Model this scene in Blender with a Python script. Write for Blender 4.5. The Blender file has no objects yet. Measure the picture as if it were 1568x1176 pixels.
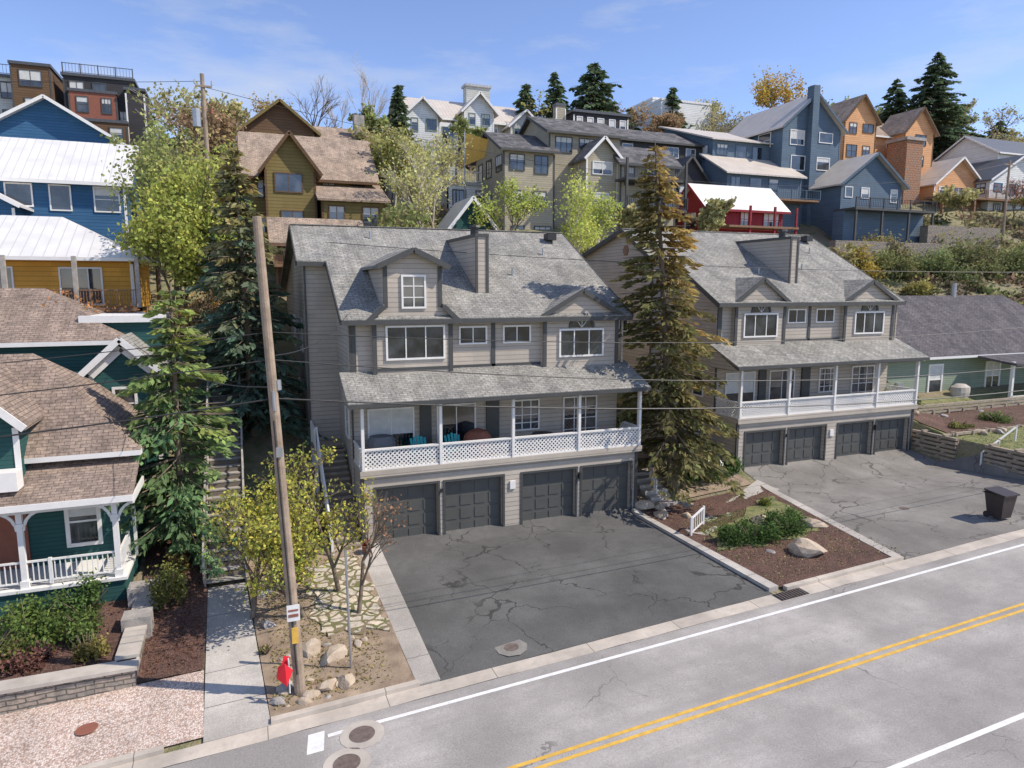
import bpy, math, random
import numpy as np
from mathutils import Vector, Matrix
random.seed(7)
SC=bpy.context.scene
COL=SC.collection
# ------------------------------------------------------------------ materials
MATS={}
def nodes(name):
    m=bpy.data.materials.new(name);m.use_nodes=True
    nt=m.node_tree;b=nt.nodes['Principled BSDF'];return m,nt,b
def nd(nt,t,**k):
    n=nt.nodes.new(t)
    for a,v in k.items():
        if a.startswith('i_'): n.inputs[int(a[2:])].default_value=v
        else: setattr(n,a,v)
    return n
def lk(nt,a,b): nt.links.new(a,b)
def ma(nt,op,a,b=0.0,c=None):
    n=nt.nodes.new('ShaderNodeMath');n.operation=op
    for i,x in enumerate((a,b,c)):
        if x is None: continue
        if hasattr(x,'links'): lk(nt,x,n.inputs[i])
        else: n.inputs[i].default_value=x
    return n.outputs[0]
def mix(nt,f,a,b,mode='MIX'):
    n=nt.nodes.new('ShaderNodeMix');n.data_type='RGBA';n.blend_type=mode
    for x,s in ((f,n.inputs[0]),(a,n.inputs[6]),(b,n.inputs[7])):
        if hasattr(x,'links'): lk(nt,x,s)
        else: s.default_value=x if not isinstance(x,(tuple,list)) else (*x[:3],1)
    return n.outputs[2]
def noise(nt,vec,scale,detail=4,rough=.55):
    n=nd(nt,'ShaderNodeTexNoise');n.inputs['Scale'].default_value=scale;n.inputs['Detail'].default_value=detail;n.inputs['Roughness'].default_value=rough
    if vec is not None: lk(nt,vec,n.inputs['Vector'])
    return n.outputs[0]
def ramp(nt,v,a,b,lo=0.,hi=1.):
    n=nd(nt,'ShaderNodeMapRange');lk(nt,v,n.inputs[0])
    n.inputs[1].default_value=a;n.inputs[2].default_value=b;n.inputs[3].default_value=lo;n.inputs[4].default_value=hi
    return n.outputs[0]
def bump(nt,b,h,s=.4,d=.02):
    n=nd(nt,'ShaderNodeBump');n.inputs['Strength'].default_value=s;n.inputs['Distance'].default_value=d
    lk(nt,h,n.inputs['Height']);lk(nt,n.outputs[0],b.inputs['Normal'])
def uvn(nt): return nd(nt,'ShaderNodeTexCoord').outputs['UV']
def posn(nt): return nd(nt,'ShaderNodeNewGeometry').outputs['Position']
def sc(c,k): return tuple(min(1,x*k) for x in c)
def jointline(nt,p,axis,step,w=.02):
    s=nd(nt,'ShaderNodeSeparateXYZ');lk(nt,p,s.inputs[0])
    return ma(nt,'LESS_THAN',ma(nt,'FRACT',ma(nt,'DIVIDE',s.outputs[axis],step)),w/step)
def siding(name,c,w=.2):
    m,nt,b=nodes(name);uv=uvn(nt);s=nd(nt,'ShaderNodeSeparateXYZ');lk(nt,uv,s.inputs[0])
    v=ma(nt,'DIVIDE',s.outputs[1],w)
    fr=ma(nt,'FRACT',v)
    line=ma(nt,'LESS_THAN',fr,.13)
    n1=noise(nt,posn(nt),.7,5);
    col=mix(nt,ramp(nt,n1,.3,.7),sc(c,.88),sc(c,1.08))
    # board to board variation
    cb=nd(nt,'ShaderNodeCombineXYZ');lk(nt,ma(nt,'FLOOR',v),cb.inputs[1]);lk(nt,ma(nt,'FLOOR',ma(nt,'DIVIDE',s.outputs[0],3.1)),cb.inputs[0])
    wn=nd(nt,'ShaderNodeTexWhiteNoise');lk(nt,cb.outputs[0],wn.inputs[0])
    col=mix(nt,1.0,col,mix(nt,wn.outputs[0],(.93,.93,.93),(1.06,1.06,1.06)),'MULTIPLY')
    n2=noise(nt,posn(nt),6,3);col=mix(nt,ramp(nt,n2,.35,.75,0,.25),col,sc(c,.7))
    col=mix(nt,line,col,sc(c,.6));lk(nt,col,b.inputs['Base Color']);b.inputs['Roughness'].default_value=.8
    b.inputs['Specular IOR Level'].default_value=.25
    bump(nt,b,ma(nt,'SUBTRACT',1.0,fr),.6,.02);MATS[name]=m
def board(name,c,w=.35):
    m,nt,b=nodes(name);uv=uvn(nt);s=nd(nt,'ShaderNodeSeparateXYZ');lk(nt,uv,s.inputs[0])
    fr=ma(nt,'FRACT',ma(nt,'DIVIDE',s.outputs[0],w));line=ma(nt,'LESS_THAN',fr,.1)
    n1=noise(nt,posn(nt),2,5);col=mix(nt,ramp(nt,n1,.3,.7),sc(c,.8),sc(c,1.15));col=mix(nt,line,col,sc(c,.6))
    lk(nt,col,b.inputs['Base Color']);b.inputs['Roughness'].default_value=.8;bump(nt,b,line,.4,.02);MATS[name]=m
def shingle(name,c1,c2,wid=.32,row=.15):
    m,nt,b=nodes(name);uv=uvn(nt)
    br=nd(nt,'ShaderNodeTexBrick');lk(nt,uv,br.inputs['Vector']);br.inputs['Scale'].default_value=1
    br.inputs['Color1'].default_value=(*c1,1);br.inputs['Color2'].default_value=(*c2,1);br.inputs['Mortar'].default_value=(*sc(c1,.4),1)
    br.inputs['Brick Width'].default_value=wid;br.inputs['Row Height'].default_value=row;br.inputs['Mortar Size'].default_value=.011;br.inputs['Bias'].default_value=-.1
    n1=noise(nt,posn(nt),.9,6);n2=noise(nt,posn(nt),9,4)
    mp=nd(nt,'ShaderNodeMapping');lk(nt,uv,mp.inputs[0]);mp.inputs['Scale'].default_value=(2.2,.35,1)
    n3=noise(nt,mp.outputs[0],1.0,5,.6)
    col=mix(nt,1.0,br.outputs[0],mix(nt,ramp(nt,n1,.3,.7),(.75,.75,.76),(1.15,1.13,1.1)),'MULTIPLY')
    col=mix(nt,1.0,col,mix(nt,ramp(nt,n2,.35,.65),(.75,.75,.75),(1.2,1.2,1.2)),'MULTIPLY')
    col=mix(nt,1.0,col,mix(nt,ramp(nt,n3,.35,.65),(.78,.78,.77),(1.1,1.1,1.1)),'MULTIPLY')
    lk(nt,col,b.inputs['Base Color']);b.inputs['Roughness'].default_value=.95;b.inputs['Specular IOR Level'].default_value=.2
    bump(nt,b,ma(nt,'SUBTRACT',n2,br.outputs[1]),.5,.03);MATS[name]=m
def seam(name,c,w=.5,rough=.45,metal=.1):
    m,nt,b=nodes(name);uv=uvn(nt);s=nd(nt,'ShaderNodeSeparateXYZ');lk(nt,uv,s.inputs[0])
    fr=ma(nt,'FRACT',ma(nt,'DIVIDE',s.outputs[0],w));line=ma(nt,'LESS_THAN',fr,.1)
    n1=noise(nt,posn(nt),.8,5);col=mix(nt,ramp(nt,n1,.3,.7),sc(c,.86),sc(c,1.05));col=mix(nt,line,col,sc(c,.75))
    lk(nt,col,b.inputs['Base Color']);b.inputs['Roughness'].default_value=rough;b.inputs['Metallic'].default_value=metal
    bump(nt,b,line,.5,.03);MATS[name]=m
def plain(name,c,rough=.7,var=.12,scale=3,metal=0,bs=.15,c2=None,joint=0):
    m,nt,b=nodes(name);p=posn(nt);n1=noise(nt,p,scale,6,.6)
    col=mix(nt,ramp(nt,n1,.3,.7),sc(c,1-var),c2 if c2 else sc(c,1+var))
    if joint:
        col=mix(nt,jointline(nt,p,0,joint,.025),col,sc(c,.4))
        col=mix(nt,ramp(nt,noise(nt,p,3.5,6,.7),.5,.75,0,.5),col,sc(c,.6))
    lk(nt,col,b.inputs['Base Color']);b.inputs['Roughness'].default_value=rough;b.inputs['Metallic'].default_value=metal
    if bs: bump(nt,b,noise(nt,p,scale*8,4),bs,.02)
    MATS[name]=m
def glass():
    m,nt,b=nodes('glass');p=posn(nt);n1=noise(nt,p,.8,3)
    col=mix(nt,ramp(nt,n1,.4,.65),(.012,.015,.02),(.07,.08,.09));lk(nt,col,b.inputs['Base Color'])
    b.inputs['Roughness'].default_value=.06;b.inputs['Specular IOR Level'].default_value=.9;b.inputs['IOR'].default_value=1.6
    bump(nt,b,noise(nt,p,1.5,2),.05,.02);MATS['glass']=m
def leafmat():
    m=bpy.data.materials.new('leaves');m.use_nodes=True;nt=m.node_tree;b=nt.nodes['Principled BSDF']
    a=nd(nt,'ShaderNodeAttribute',attribute_name='Col');lk(nt,a.outputs['Color'],b.inputs['Base Color'])
    b.inputs['Roughness'].default_value=.8;b.inputs['Specular IOR Level'].default_value=.12
    t=nd(nt,'ShaderNodeBsdfTranslucent');lk(nt,a.outputs['Color'],t.inputs[0])
    x=nd(nt,'ShaderNodeMixShader');x.inputs[0].default_value=.38
    o=nt.nodes['Material Output'];lk(nt,b.outputs[0],x.inputs[1]);lk(nt,t.outputs[0],x.inputs[2]);lk(nt,x.outputs[0],o.inputs[0])
    MATS['leaves']=m
def asphalt(name,c,crack=.4,cc=None,tyre=False,cw=.012,lo=.46,hi=.56,joint=0):
    m,nt,b=nodes(name);p=posn(nt)
    n1=noise(nt,p,.35,5);n2=noise(nt,p,25,3);n3=noise(nt,p,1.8,6,.65)
    col=mix(nt,ramp(nt,n1,.35,.65),sc(c,.76),sc(c,1.2))
    col=mix(nt,ramp(nt,n3,.45,.7,0,.45),col,sc(c,.72))
    col=mix(nt,1.0,col,mix(nt,ramp(nt,n2,.3,.7),(.82,.82,.82),(1.16,1.16,1.16)),'MULTIPLY')
    if tyre:
        s=nd(nt,'ShaderNodeSeparateXYZ');lk(nt,p,s.inputs[0])
        w=ma(nt,'SINE',ma(nt,'MULTIPLY',ma(nt,'SUBTRACT',s.outputs[1],9.9),2*math.pi/1.63))
        col=mix(nt,ramp(nt,w,.0,1,0,.18),col,sc(c,.68))
        mp=nd(nt,'ShaderNodeMapping');lk(nt,p,mp.inputs[0]);mp.inputs['Scale'].default_value=(.06,1.6,1)
        col=mix(nt,ramp(nt,noise(nt,mp.outputs[0],1.5,5),.45,.7,0,.4),col,sc(c,.72))
    if joint: col=mix(nt,jointline(nt,p,1,joint,.03),col,sc(c,.4))
    if crack:
        nv=nd(nt,'ShaderNodeTexNoise');nv.inputs['Scale'].default_value=1.3;nv.inputs['Detail'].default_value=6;lk(nt,p,nv.inputs['Vector'])
        mx=nd(nt,'ShaderNodeVectorMath',operation='MULTIPLY_ADD');lk(nt,nv.outputs['Color'],mx.inputs[0]);mx.inputs[1].default_value=(1.5,1.5,0);lk(nt,p,mx.inputs[2])
        vo=nd(nt,'ShaderNodeTexVoronoi',feature='DISTANCE_TO_EDGE');vo.inputs['Scale'].default_value=crack;lk(nt,mx.outputs[0],vo.inputs['Vector'])
        wv=ma(nt,'MULTIPLY',noise(nt,p,1.5,3),cw*4*crack)
        ln=ma(nt,'LESS_THAN',vo.outputs[0],wv)
        msk=ma(nt,'MULTIPLY',ln,ramp(nt,noise(nt,p,.3,3),lo,hi,0,.85))
        col=mix(nt,msk,col,cc if cc else sc(c,.35))
    lk(nt,col,b.inputs['Base Color']);b.inputs['Roughness'].default_value=.95;b.inputs['Specular IOR Level'].default_value=.2
    bump(nt,b,n2,.25,.02);MATS[name]=m
def cellmat(name,cols,scale,bs=.6,rough=.95):
    m,nt,b=nodes(name);p=posn(nt)
    vo=nd(nt,'ShaderNodeTexVoronoi');vo.inputs['Scale'].default_value=scale;lk(nt,p,vo.inputs['Vector'])
    s=nd(nt,'ShaderNodeSeparateColor');lk(nt,vo.outputs['Color'],s.inputs[0])
    cr=nd(nt,'ShaderNodeValToRGB');lk(nt,s.outputs[0],cr.inputs[0])
    el=cr.color_ramp.elements
    while len(el)>1: el.remove(el[-1])
    el[0].position=0;el[0].color=(*cols[0],1)
    for i,c in enumerate(cols[1:],1):
        e=el.new(i/(len(cols)-1));e.color=(*c,1)
    col=cr.outputs[0]
    col=mix(nt,ramp(nt,vo.outputs['Distance'],.3,.8,0,.6),col,sc(cols[0],.4))
    n1=noise(nt,p,.8,5);col=mix(nt,1.0,col,mix(nt,ramp(nt,n1,.3,.7),(.75,.75,.75),(1.2,1.2,1.2)),'MULTIPLY')
    lk(nt,col,b.inputs['Base Color']);b.inputs['Roughness'].default_value=rough
    bump(nt,b,ma(nt,'SUBTRACT',1.0,vo.outputs['Distance']),bs,.04);MATS[name]=m
def flagmat():
    m,nt,b=nodes('flagstone');p=posn(nt)
    nv=nd(nt,'ShaderNodeTexNoise');nv.inputs['Scale'].default_value=2;lk(nt,p,nv.inputs['Vector'])
    mx=nd(nt,'ShaderNodeVectorMath',operation='MULTIPLY_ADD');lk(nt,nv.outputs['Color'],mx.inputs[0]);mx.inputs[1].default_value=(.25,.25,0);lk(nt,p,mx.inputs[2])
    v1=nd(nt,'ShaderNodeTexVoronoi',feature='DISTANCE_TO_EDGE');v2=nd(nt,'ShaderNodeTexVoronoi')
    for v in (v1,v2): v.inputs['Scale'].default_value=2.6;lk(nt,mx.outputs[0],v.inputs['Vector'])
    s=nd(nt,'ShaderNodeSeparateColor');lk(nt,v2.outputs['Color'],s.inputs[0])
    col=mix(nt,s.outputs[0],(.66,.56,.42),(.50,.45,.37));n=noise(nt,p,7,5)
    col=mix(nt,1.0,col,mix(nt,ramp(nt,n,.3,.7),(.7,.7,.7),(1.15,1.15,1.15)),'MULTIPLY')
    j=mix(nt,ramp(nt,noise(nt,p,3,3),.4,.6),(.20,.15,.09),(.14,.15,.05))
    ed=ma(nt,'LESS_THAN',v1.outputs[0],ramp(nt,n,.3,.7,.05,.15))
    col=mix(nt,ed,col,j);lk(nt,col,b.inputs['Base Color']);b.inputs['Roughness'].default_value=.95
    bump(nt,b,ma(nt,'SUBTRACT',n,ed),.6,.04);MATS['flagstone']=m
def groundmat():
    m,nt,b=nodes('hill_ground');p=posn(nt)
    a=noise(nt,p,.12,6,.6);c=noise(nt,p,1.1,6,.65);d=noise(nt,p,6,4)
    col=mix(nt,ramp(nt,a,.38,.6),(.24,.19,.125),(.25,.23,.115))
    col=mix(nt,ramp(nt,c,.5,.62),col,(.13,.15,.06))
    col=mix(nt,ramp(nt,d,.5,.7,0,.6),col,(.32,.26,.18))
    lk(nt,col,b.inputs['Base Color']);b.inputs['Roughness'].default_value=1;bump(nt,b,d,.8,.15);MATS['hill_ground']=m
def brickmat(name,c1,c2,w,r,mo,ms=.02):
    m,nt,b=nodes(name);uv=uvn(nt)
    br=nd(nt,'ShaderNodeTexBrick');nz=nd(nt,'ShaderNodeTexNoise');nz.inputs['Scale'].default_value=2;lk(nt,uv,nz.inputs['Vector'])
    mx=nd(nt,'ShaderNodeVectorMath',operation='MULTIPLY_ADD');lk(nt,nz.outputs['Color'],mx.inputs[0]);mx.inputs[1].default_value=(.12,.12,0);lk(nt,uv,mx.inputs[2])
    lk(nt,mx.outputs[0],br.inputs['Vector']);br.inputs['Scale'].default_value=1
    br.inputs['Color1'].default_value=(*c1,1);br.inputs['Color2'].default_value=(*c2,1);br.inputs['Mortar'].default_value=(*mo,1)
    br.inputs['Brick Width'].default_value=w;br.inputs['Row Height'].default_value=r;br.inputs['Mortar Size'].default_value=ms
    n2=noise(nt,posn(nt),5,5);col=mix(nt,1.0,br.outputs[0],mix(nt,ramp(nt,n2,.3,.7),(.65,.65,.65),(1.25,1.2,1.15)),'MULTIPLY')
    lk(nt,col,b.inputs['Base Color']);b.inputs['Roughness'].default_value=.9;bump(nt,b,ma(nt,'SUBTRACT',n2,br.outputs[1]),.7,.04);MATS[name]=m

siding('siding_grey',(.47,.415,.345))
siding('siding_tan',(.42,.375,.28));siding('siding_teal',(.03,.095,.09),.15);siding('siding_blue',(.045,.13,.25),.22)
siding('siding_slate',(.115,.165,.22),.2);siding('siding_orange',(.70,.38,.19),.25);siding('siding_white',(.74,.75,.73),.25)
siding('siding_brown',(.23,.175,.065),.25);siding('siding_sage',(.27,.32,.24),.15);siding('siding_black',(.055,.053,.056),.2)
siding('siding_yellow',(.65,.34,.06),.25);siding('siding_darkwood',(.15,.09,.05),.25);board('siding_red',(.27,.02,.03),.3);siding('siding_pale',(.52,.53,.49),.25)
shingle('shingle_grey',(.36,.35,.32),(.27,.265,.245));shingle('shingle_brown',(.35,.27,.22),(.24,.19,.16));shingle('shingle_tan',(.46,.36,.28),(.32,.25,.20))
shingle('shingle_purple',(.155,.14,.15),(.105,.10,.11));shingle('shingle_dark',(.18,.175,.18),(.085,.085,.09),.6,.4)
seam('metal_white',(.76,.74,.71));seam('metal_tan',(.62,.55,.47));seam('metal_dark',(.09,.095,.105));seam('metal_grey',(.42,.43,.44))
plain('trim_dark',(.066,.066,.062),.6);plain('trim_white',(.78,.76,.72),.55,.05);plain('door_dark',(.088,.088,.08),.5,.1,1.5,0,.05)
plain('concrete',(.47,.42,.36),.9,.18,1.2,0,.2);plain('concrete_old',(.50,.44,.37),.92,.22,.8,0,.3,None,3.05);plain('patch_old',(.24,.225,.20),.92,.25,2,0,.3);plain('wood_grey',(.36,.33,.29),.85,.25,4)
plain('wood_brown',(.24,.14,.08),.8,.25,4);plain('wood_timber',(.34,.28,.21),.85,.25,4);plain('pole_wood',(.32,.245,.18),.9,.3,3,0,.5);plain('metal_black',(.03,.03,.03),.5);plain('galv',(.4,.41,.42),.4,.1,4,.6,0)
plain('bark',(.18,.14,.10),.95,.3,6,0,.6);plain('bark_pale',(.50,.44,.37),.9,.3,5,0,.4);plain('rock',(.44,.33,.225),.9,.3,2.2,0,.9,(.56,.47,.36));plain('rock_grey',(.34,.31,.28),.9,.3,2.5,0,.9)
plain('yellow_paint',(.66,.40,.07),.8,.2,4,0,0);plain('white_paint',(.74,.73,.70),.8,.12,6,0,0);plain('red_cloth',(.80,.02,.035),.7);plain('teal_plastic',(.03,.38,.38),.5)
plain('cover_brown',(.28,.10,.06),.8);plain('cover_grey',(.14,.15,.16),.8);plain('bin_plastic',(.04,.03,.028),.5);plain('sail_yellow',(.9,.58,.16),.8);plain('brick_red',(.27,.10,.065),.9)
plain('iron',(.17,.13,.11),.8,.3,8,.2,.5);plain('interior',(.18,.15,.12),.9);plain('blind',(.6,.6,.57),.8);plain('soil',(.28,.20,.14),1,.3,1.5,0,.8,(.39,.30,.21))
plain('grass',(.13,.17,.055),1,.4,3,0,.9,(.28,.26,.11))
cellmat('mulch',[(.085,.046,.035),(.16,.082,.06),(.23,.13,.092)],24,.8)
cellmat('pink_gravel',[(.44,.31,.24),(.68,.53,.44),(.78,.67,.59),(.56,.40,.32)],20,.5)
asphalt('road_asphalt',(.375,.35,.325),.16,(.19,.175,.16),True,.006,.5,.56);asphalt('drive_asphalt',(.122,.12,.114),.42,(.05,.048,.045),False,.013,.44,.54);asphalt('drive_asphalt_old',(.235,.22,.20),.6,(.10,.093,.085),False,.014,.42,.52)
asphalt('walk_concrete',(.46,.425,.38),.3,(.26,.24,.21),False,.006,.46,.56,1.55)
brickmat('stone_wall',(.28,.255,.225),(.37,.31,.255),.45,.14,(.13,.12,.10));brickmat('stone_chimney',(.42,.20,.11),(.33,.23,.16),.5,.3,(.14,.10,.08))
flagmat();glass();leafmat();groundmat()
# ------------------------------------------------------------------ mesh builder
def face_uv(ps):
    n=Vector((0,0,0))
    for i in range(len(ps)):
        a=ps[i];b=ps[(i+1)%len(ps)];n+=a.cross(b)
    if n.length<1e-9: n=Vector((0,0,1))
    n.normalize()
    t=Vector((0,0,1)).cross(n)
    if t.length<.05: t=Vector((1,0,0))
    t.normalize();b=n.cross(t)
    return [(p.dot(t),p.dot(b)) for p in ps]
class B:
    def __init__(s,name,o,off=(0,0,0)):
        s.name=name;s.o=Vector(o);s.off=Vector(off);s.d={}
    def poly(s,pts,mat):
        s.d.setdefault(mat,[]).append([Vector(p)+s.off for p in pts])
    def box(s,x0,x1,y0,y1,z0,z1,mat):
        P=lambda a,b,c:(a,b,c)
        s.poly([P(x0,y0,z0),P(x1,y0,z0),P(x1,y0,z1),P(x0,y0,z1)],mat)
        s.poly([P(x1,y1,z0),P(x0,y1,z0),P(x0,y1,z1),P(x1,y1,z1)],mat)
        s.poly([P(x0,y1,z0),P(x0,y0,z0),P(x0,y0,z1),P(x0,y1,z1)],mat)
        s.poly([P(x1,y0,z0),P(x1,y1,z0),P(x1,y1,z1),P(x1,y0,z1)],mat)
        s.poly([P(x0,y0,z1),P(x1,y0,z1),P(x1,y1,z1),P(x0,y1,z1)],mat)
        s.poly([P(x0,y1,z0),P(x1,y1,z0),P(x1,y0,z0),P(x0,y0,z0)],mat)
    def extr(s,pts,vec,mat):
        v=Vector(vec);a=[Vector(p) for p in pts];b=[p+v for p in a];n=len(a)
        s.poly(a[::-1],mat);s.poly(b,mat)
        for i in range(n):
            j=(i+1)%n;s.poly([a[i],a[j],b[j],b[i]],mat)
    def px(s,prof,x0,x1,mat): s.extr([(x0,y,z) for y,z in prof],(x1-x0,0,0),mat)
    def py(s,prof,y0,y1,mat): s.extr([(x,y0,z) for x,z in prof][::-1],(0,y1-y0,0),mat)
    def slab(s,pts,t,mat): s.extr([Vector(p)-Vector((0,0,t)) for p in pts],(0,0,t),mat)
    def beam(s,p0,p1,w,h,mat):
        p0=Vector(p0);p1=Vector(p1);d=(p1-p0).normalized()
        u=Vector((0,0,1)) if abs(d.z)<.95 else Vector((0,1,0))
        r=d.cross(u).normalized();u=r.cross(d).normalized();r=r*w/2;u=u*h/2
        s.extr([p0-r-u,p0+r-u,p0+r+u,p0-r+u],p1-p0,mat)
    def tube(s,p0,p1,r0,r1,mat,n=8):
        p0=Vector(p0);p1=Vector(p1);d=(p1-p0).normalized();u=Vector((0,0,1)) if abs(d.z)<.95 else Vector((1,0,0))
        a=d.cross(u).normalized();b=d.cross(a)
        c0=[p0+(a*math.cos(t)+b*math.sin(t))*r0 for t in [2*math.pi*i/n for i in range(n)]]
        c1=[p1+(a*math.cos(t)+b*math.sin(t))*r1 for t in [2*math.pi*i/n for i in range(n)]]
        for i in range(n):
            j=(i+1)%n;s.poly([c0[i],c1[i],c1[j],c0[j]],mat)
        s.poly(c0,mat);s.poly(c1[::-1],mat)
    def disc(s,c,r,mat,n=24,h=0.004):
        pts=[(c[0]+r*math.cos(2*math.pi*i/n),c[1]+r*math.sin(2*math.pi*i/n),c[2]+.05*r*math.cos(2*math.pi*i/n)) for i in range(n)]
        s.extr(pts,(0,0,h),mat)
    def win(s,f,pos,a0,a1,z0,z1,nx=2,nz=1,fr='trim_white',fw=.08,blind=0,gl='glass'):
        def bx(u0,u1,w0,w1,d0,d1,m):
            if f=='f': s.box(u0,u1,pos-d1,pos-d0,w0,w1,m)
            else: s.box(pos-d1,pos-d0,u0,u1,w0,w1,m)
        bx(a0+fw*.5,a1-fw*.5,z0+fw*.5,z1-fw*.5,-.02,.02,gl)
        if blind: bx(a0+fw,a1-fw,z1-(z1-z0)*blind,z1-fw,.021,.024,'blind')
        bx(a0,a1,z0,z0+fw,-.01,.07,fr);bx(a0,a1,z1-fw,z1,-.01,.07,fr)
        bx(a0,a0+fw,z0+fw,z1-fw,-.01,.07,fr);bx(a1-fw,a1,z0+fw,z1-fw,-.01,.07,fr)
        for i in range(1,nx):
            x=a0+(a1-a0)*i/nx;bx(x-fw*.3,x+fw*.3,z0+fw,z1-fw,-.01,.05,fr)
        for i in range(1,nz):
            z=z0+(z1-z0)*i/nz;bx(a0+fw,a1-fw,z-fw*.25,z+fw*.25,-.01,.045,fr)
    def rail(s,p0,p1,h,mat,pick=.13,post=.1,lat=False):
        p0=Vector(p0);p1=Vector(p1);L=(p1-p0).length;Z=Vector((0,0,1))
        s.beam(p0+Z*h,p1+Z*h,.07,.06,mat);s.beam(p0+Z*.12,p1+Z*.12,.05,.05,mat)
        n=max(1,int(L/2.2)+1)
        for i in range(n+1):
            q=p0.lerp(p1,i/n);s.beam(q,q+Z*(h+.06),post,post,mat)
        if lat: return
        n=int((p1-p0).length/pick)
        for i in range(1,n):
            q=p0.lerp(p1,i/n);s.beam(q+Z*.14,q+Z*(h-.03),.03,.03,mat)
    def vol(s,x0,x1,y0,y1,z0,ze,zr,wall,roof,ax='x',ov=.45,trim='trim_white',fwn=None,lwn=None,t=.16,wfr=None,fh=2.8):
        xm=(x0+x1)/2;ym=(y0+y1)/2
        if ax=='f':
            s.box(x0,x1,y0,y1,z0,ze,wall);s.box(x0-ov*.4,x1+ov*.4,y0-ov*.4,y1+ov*.4,ze,ze+.3,roof)
        elif ax=='x':
            k=(zr-ze)/(ym-y0)
            s.px([(y0,z0),(y1,z0),(y1,ze),(ym,zr),(y0,ze)],x0,x1,wall)
            e=ze-k*ov
            s.slab([(x0-ov,y0-ov,e+t),(x1+ov,y0-ov,e+t),(x1+ov,ym,zr+t),(x0-ov,ym,zr+t)],t,roof)
            s.slab([(x0-ov,ym,zr+t),(x1+ov,ym,zr+t),(x1+ov,y1+ov,e+t),(x0-ov,y1+ov,e+t)],t,roof)
            s.beam((x0-ov,y0-ov-.03,e+.05),(x1+ov,y0-ov-.03,e+.05),.05,.22,trim)
            for ya in (y0,y1):
                s.beam((x0-ov-.03,ya+(-ov if ya==y0 else ov),e+.05),(x0-ov-.03,ym,zr+.05),.05,.24,trim)
        elif ax=='y':
            k=(zr-ze)/(xm-x0);e=ze-k*ov
            s.py([(x0,z0),(x1,z0),(x1,ze),(xm,zr),(x0,ze)],y0,y1,wall)
            s.slab([(x0-ov,y0-ov,e+t),(xm,y0-ov,zr+t),(xm,y1+ov,zr+t),(x0-ov,y1+ov,e+t)],t,roof)
            s.slab([(xm,y0-ov,zr+t),(x1+ov,y0-ov,e+t),(x1+ov,y1+ov,e+t),(xm,y1+ov,zr+t)],t,roof)
            s.beam((x0-ov,y0-ov-.03,e+.05),(xm,y0-ov-.03,zr+.05),.05,.24,trim)
            s.beam((x1+ov,y0-ov-.03,e+.05),(xm,y0-ov-.03,zr+.05),.05,.24,trim)
        elif ax=='h':
            s.box(x0,x1,y0,y1,z0,ze,wall)
            a=min(x1-x0,y1-y0)/2
            X0,X1,Y0,Y1=x0-ov,x1+ov,y0-ov,y1+ov
            if x1-x0>=y1-y0: r0,r1=(X0+a+ov,ym,zr),(X1-a-ov,ym,zr)
            else: r0,r1=(xm,Y0+a+ov,zr),(xm,Y1-a-ov,zr)
            if x1-x0>=y1-y0:
                s.poly([(X0,Y0,ze),(X1,Y0,ze),r1,r0],roof);s.poly([(X1,Y1,ze),(X0,Y1,ze),r0,r1],roof)
                s.poly([(X0,Y1,ze),(X0,Y0,ze),r0],roof);s.poly([(X1,Y0,ze),(X1,Y1,ze),r1],roof)
            else:
                s.poly([(X0,Y0,ze),(X1,Y0,ze),r0],roof);s.poly([(X1,Y1,ze),(X0,Y1,ze),r1],roof)
                s.poly([(X0,Y1,ze),(X0,Y0,ze),r0,r1],roof);s.poly([(X1,Y0,ze),(X1,Y1,ze),r1,r0],roof)
            s.box(X0,X1,Y0,Y1,ze-.18,ze-.002,trim)
        elif ax=='s':
            s.px([(y0,z0),(y1,z0),(y1,zr),(y0,ze)],x0,x1,wall)
            k=(zr-ze)/(y1-y0)
            s.slab([(x0-ov,y0-ov,ze-k*ov+t),(x1+ov,y0-ov,ze-k*ov+t),(x1+ov,y1+ov,zr+k*ov+t),(x0-ov,y1+ov,zr+k*ov+t)],t,roof)
        rnd=random.Random(int(x0*10+y0*7))
        fr=wfr or trim
        for cx_ in (x0,x1): s.box(cx_-.08,cx_+.08,y0-.03,y0+.03,z0,ze-.3,trim)
        for (f,spec,pos,a0,a1) in (('f',fwn,y0,x0,x1),('l',lwn,x0,y0,y1)):
            if not spec: continue
            rows,cols=spec
            for r in range(rows):
                zt=ze-.45-r*fh
                for c in range(cols):
                    if cols>2 and rnd.random()<.12: continue
                    cw=(a1-a0)/cols;ww=min(cw*rnd.uniform(.45,.72),2.1);cx=a0+cw*(c+.5)+rnd.uniform(-.08,.08)*cw
                    s.win(f,pos,cx-ww/2,cx+ww/2,zt-rnd.choice((1.2,1.5,1.7)),zt,rnd.choice((1,2,2,3)) if ww>1 else 1,rnd.choice((1,2)),fr,.09,rnd.choice((0,0,.35,.6)))
    def done(s,par=True):
        e=bpy.data.objects.new(s.name,None);COL.objects.link(e);e.location=s.o
        for mt,fs in s.d.items():
            vs=[];ff=[];uv=[]
            for f in fs:
                i=len(vs);vs+=[tuple(p-s.o) for p in f];ff.append(tuple(range(i,i+len(f))));uv+=face_uv(f)
            me=bpy.data.meshes.new(mt);me.from_pydata(vs,[],ff);u=me.uv_layers.new(name='UVMap')
            u.data.foreach_set('uv',[c for q in uv for c in q]);me.materials.append(MATS[mt])
            ob=bpy.data.objects.new(mt+'_parts',me);COL.objects.link(ob);ob.parent=e
        return e
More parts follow.
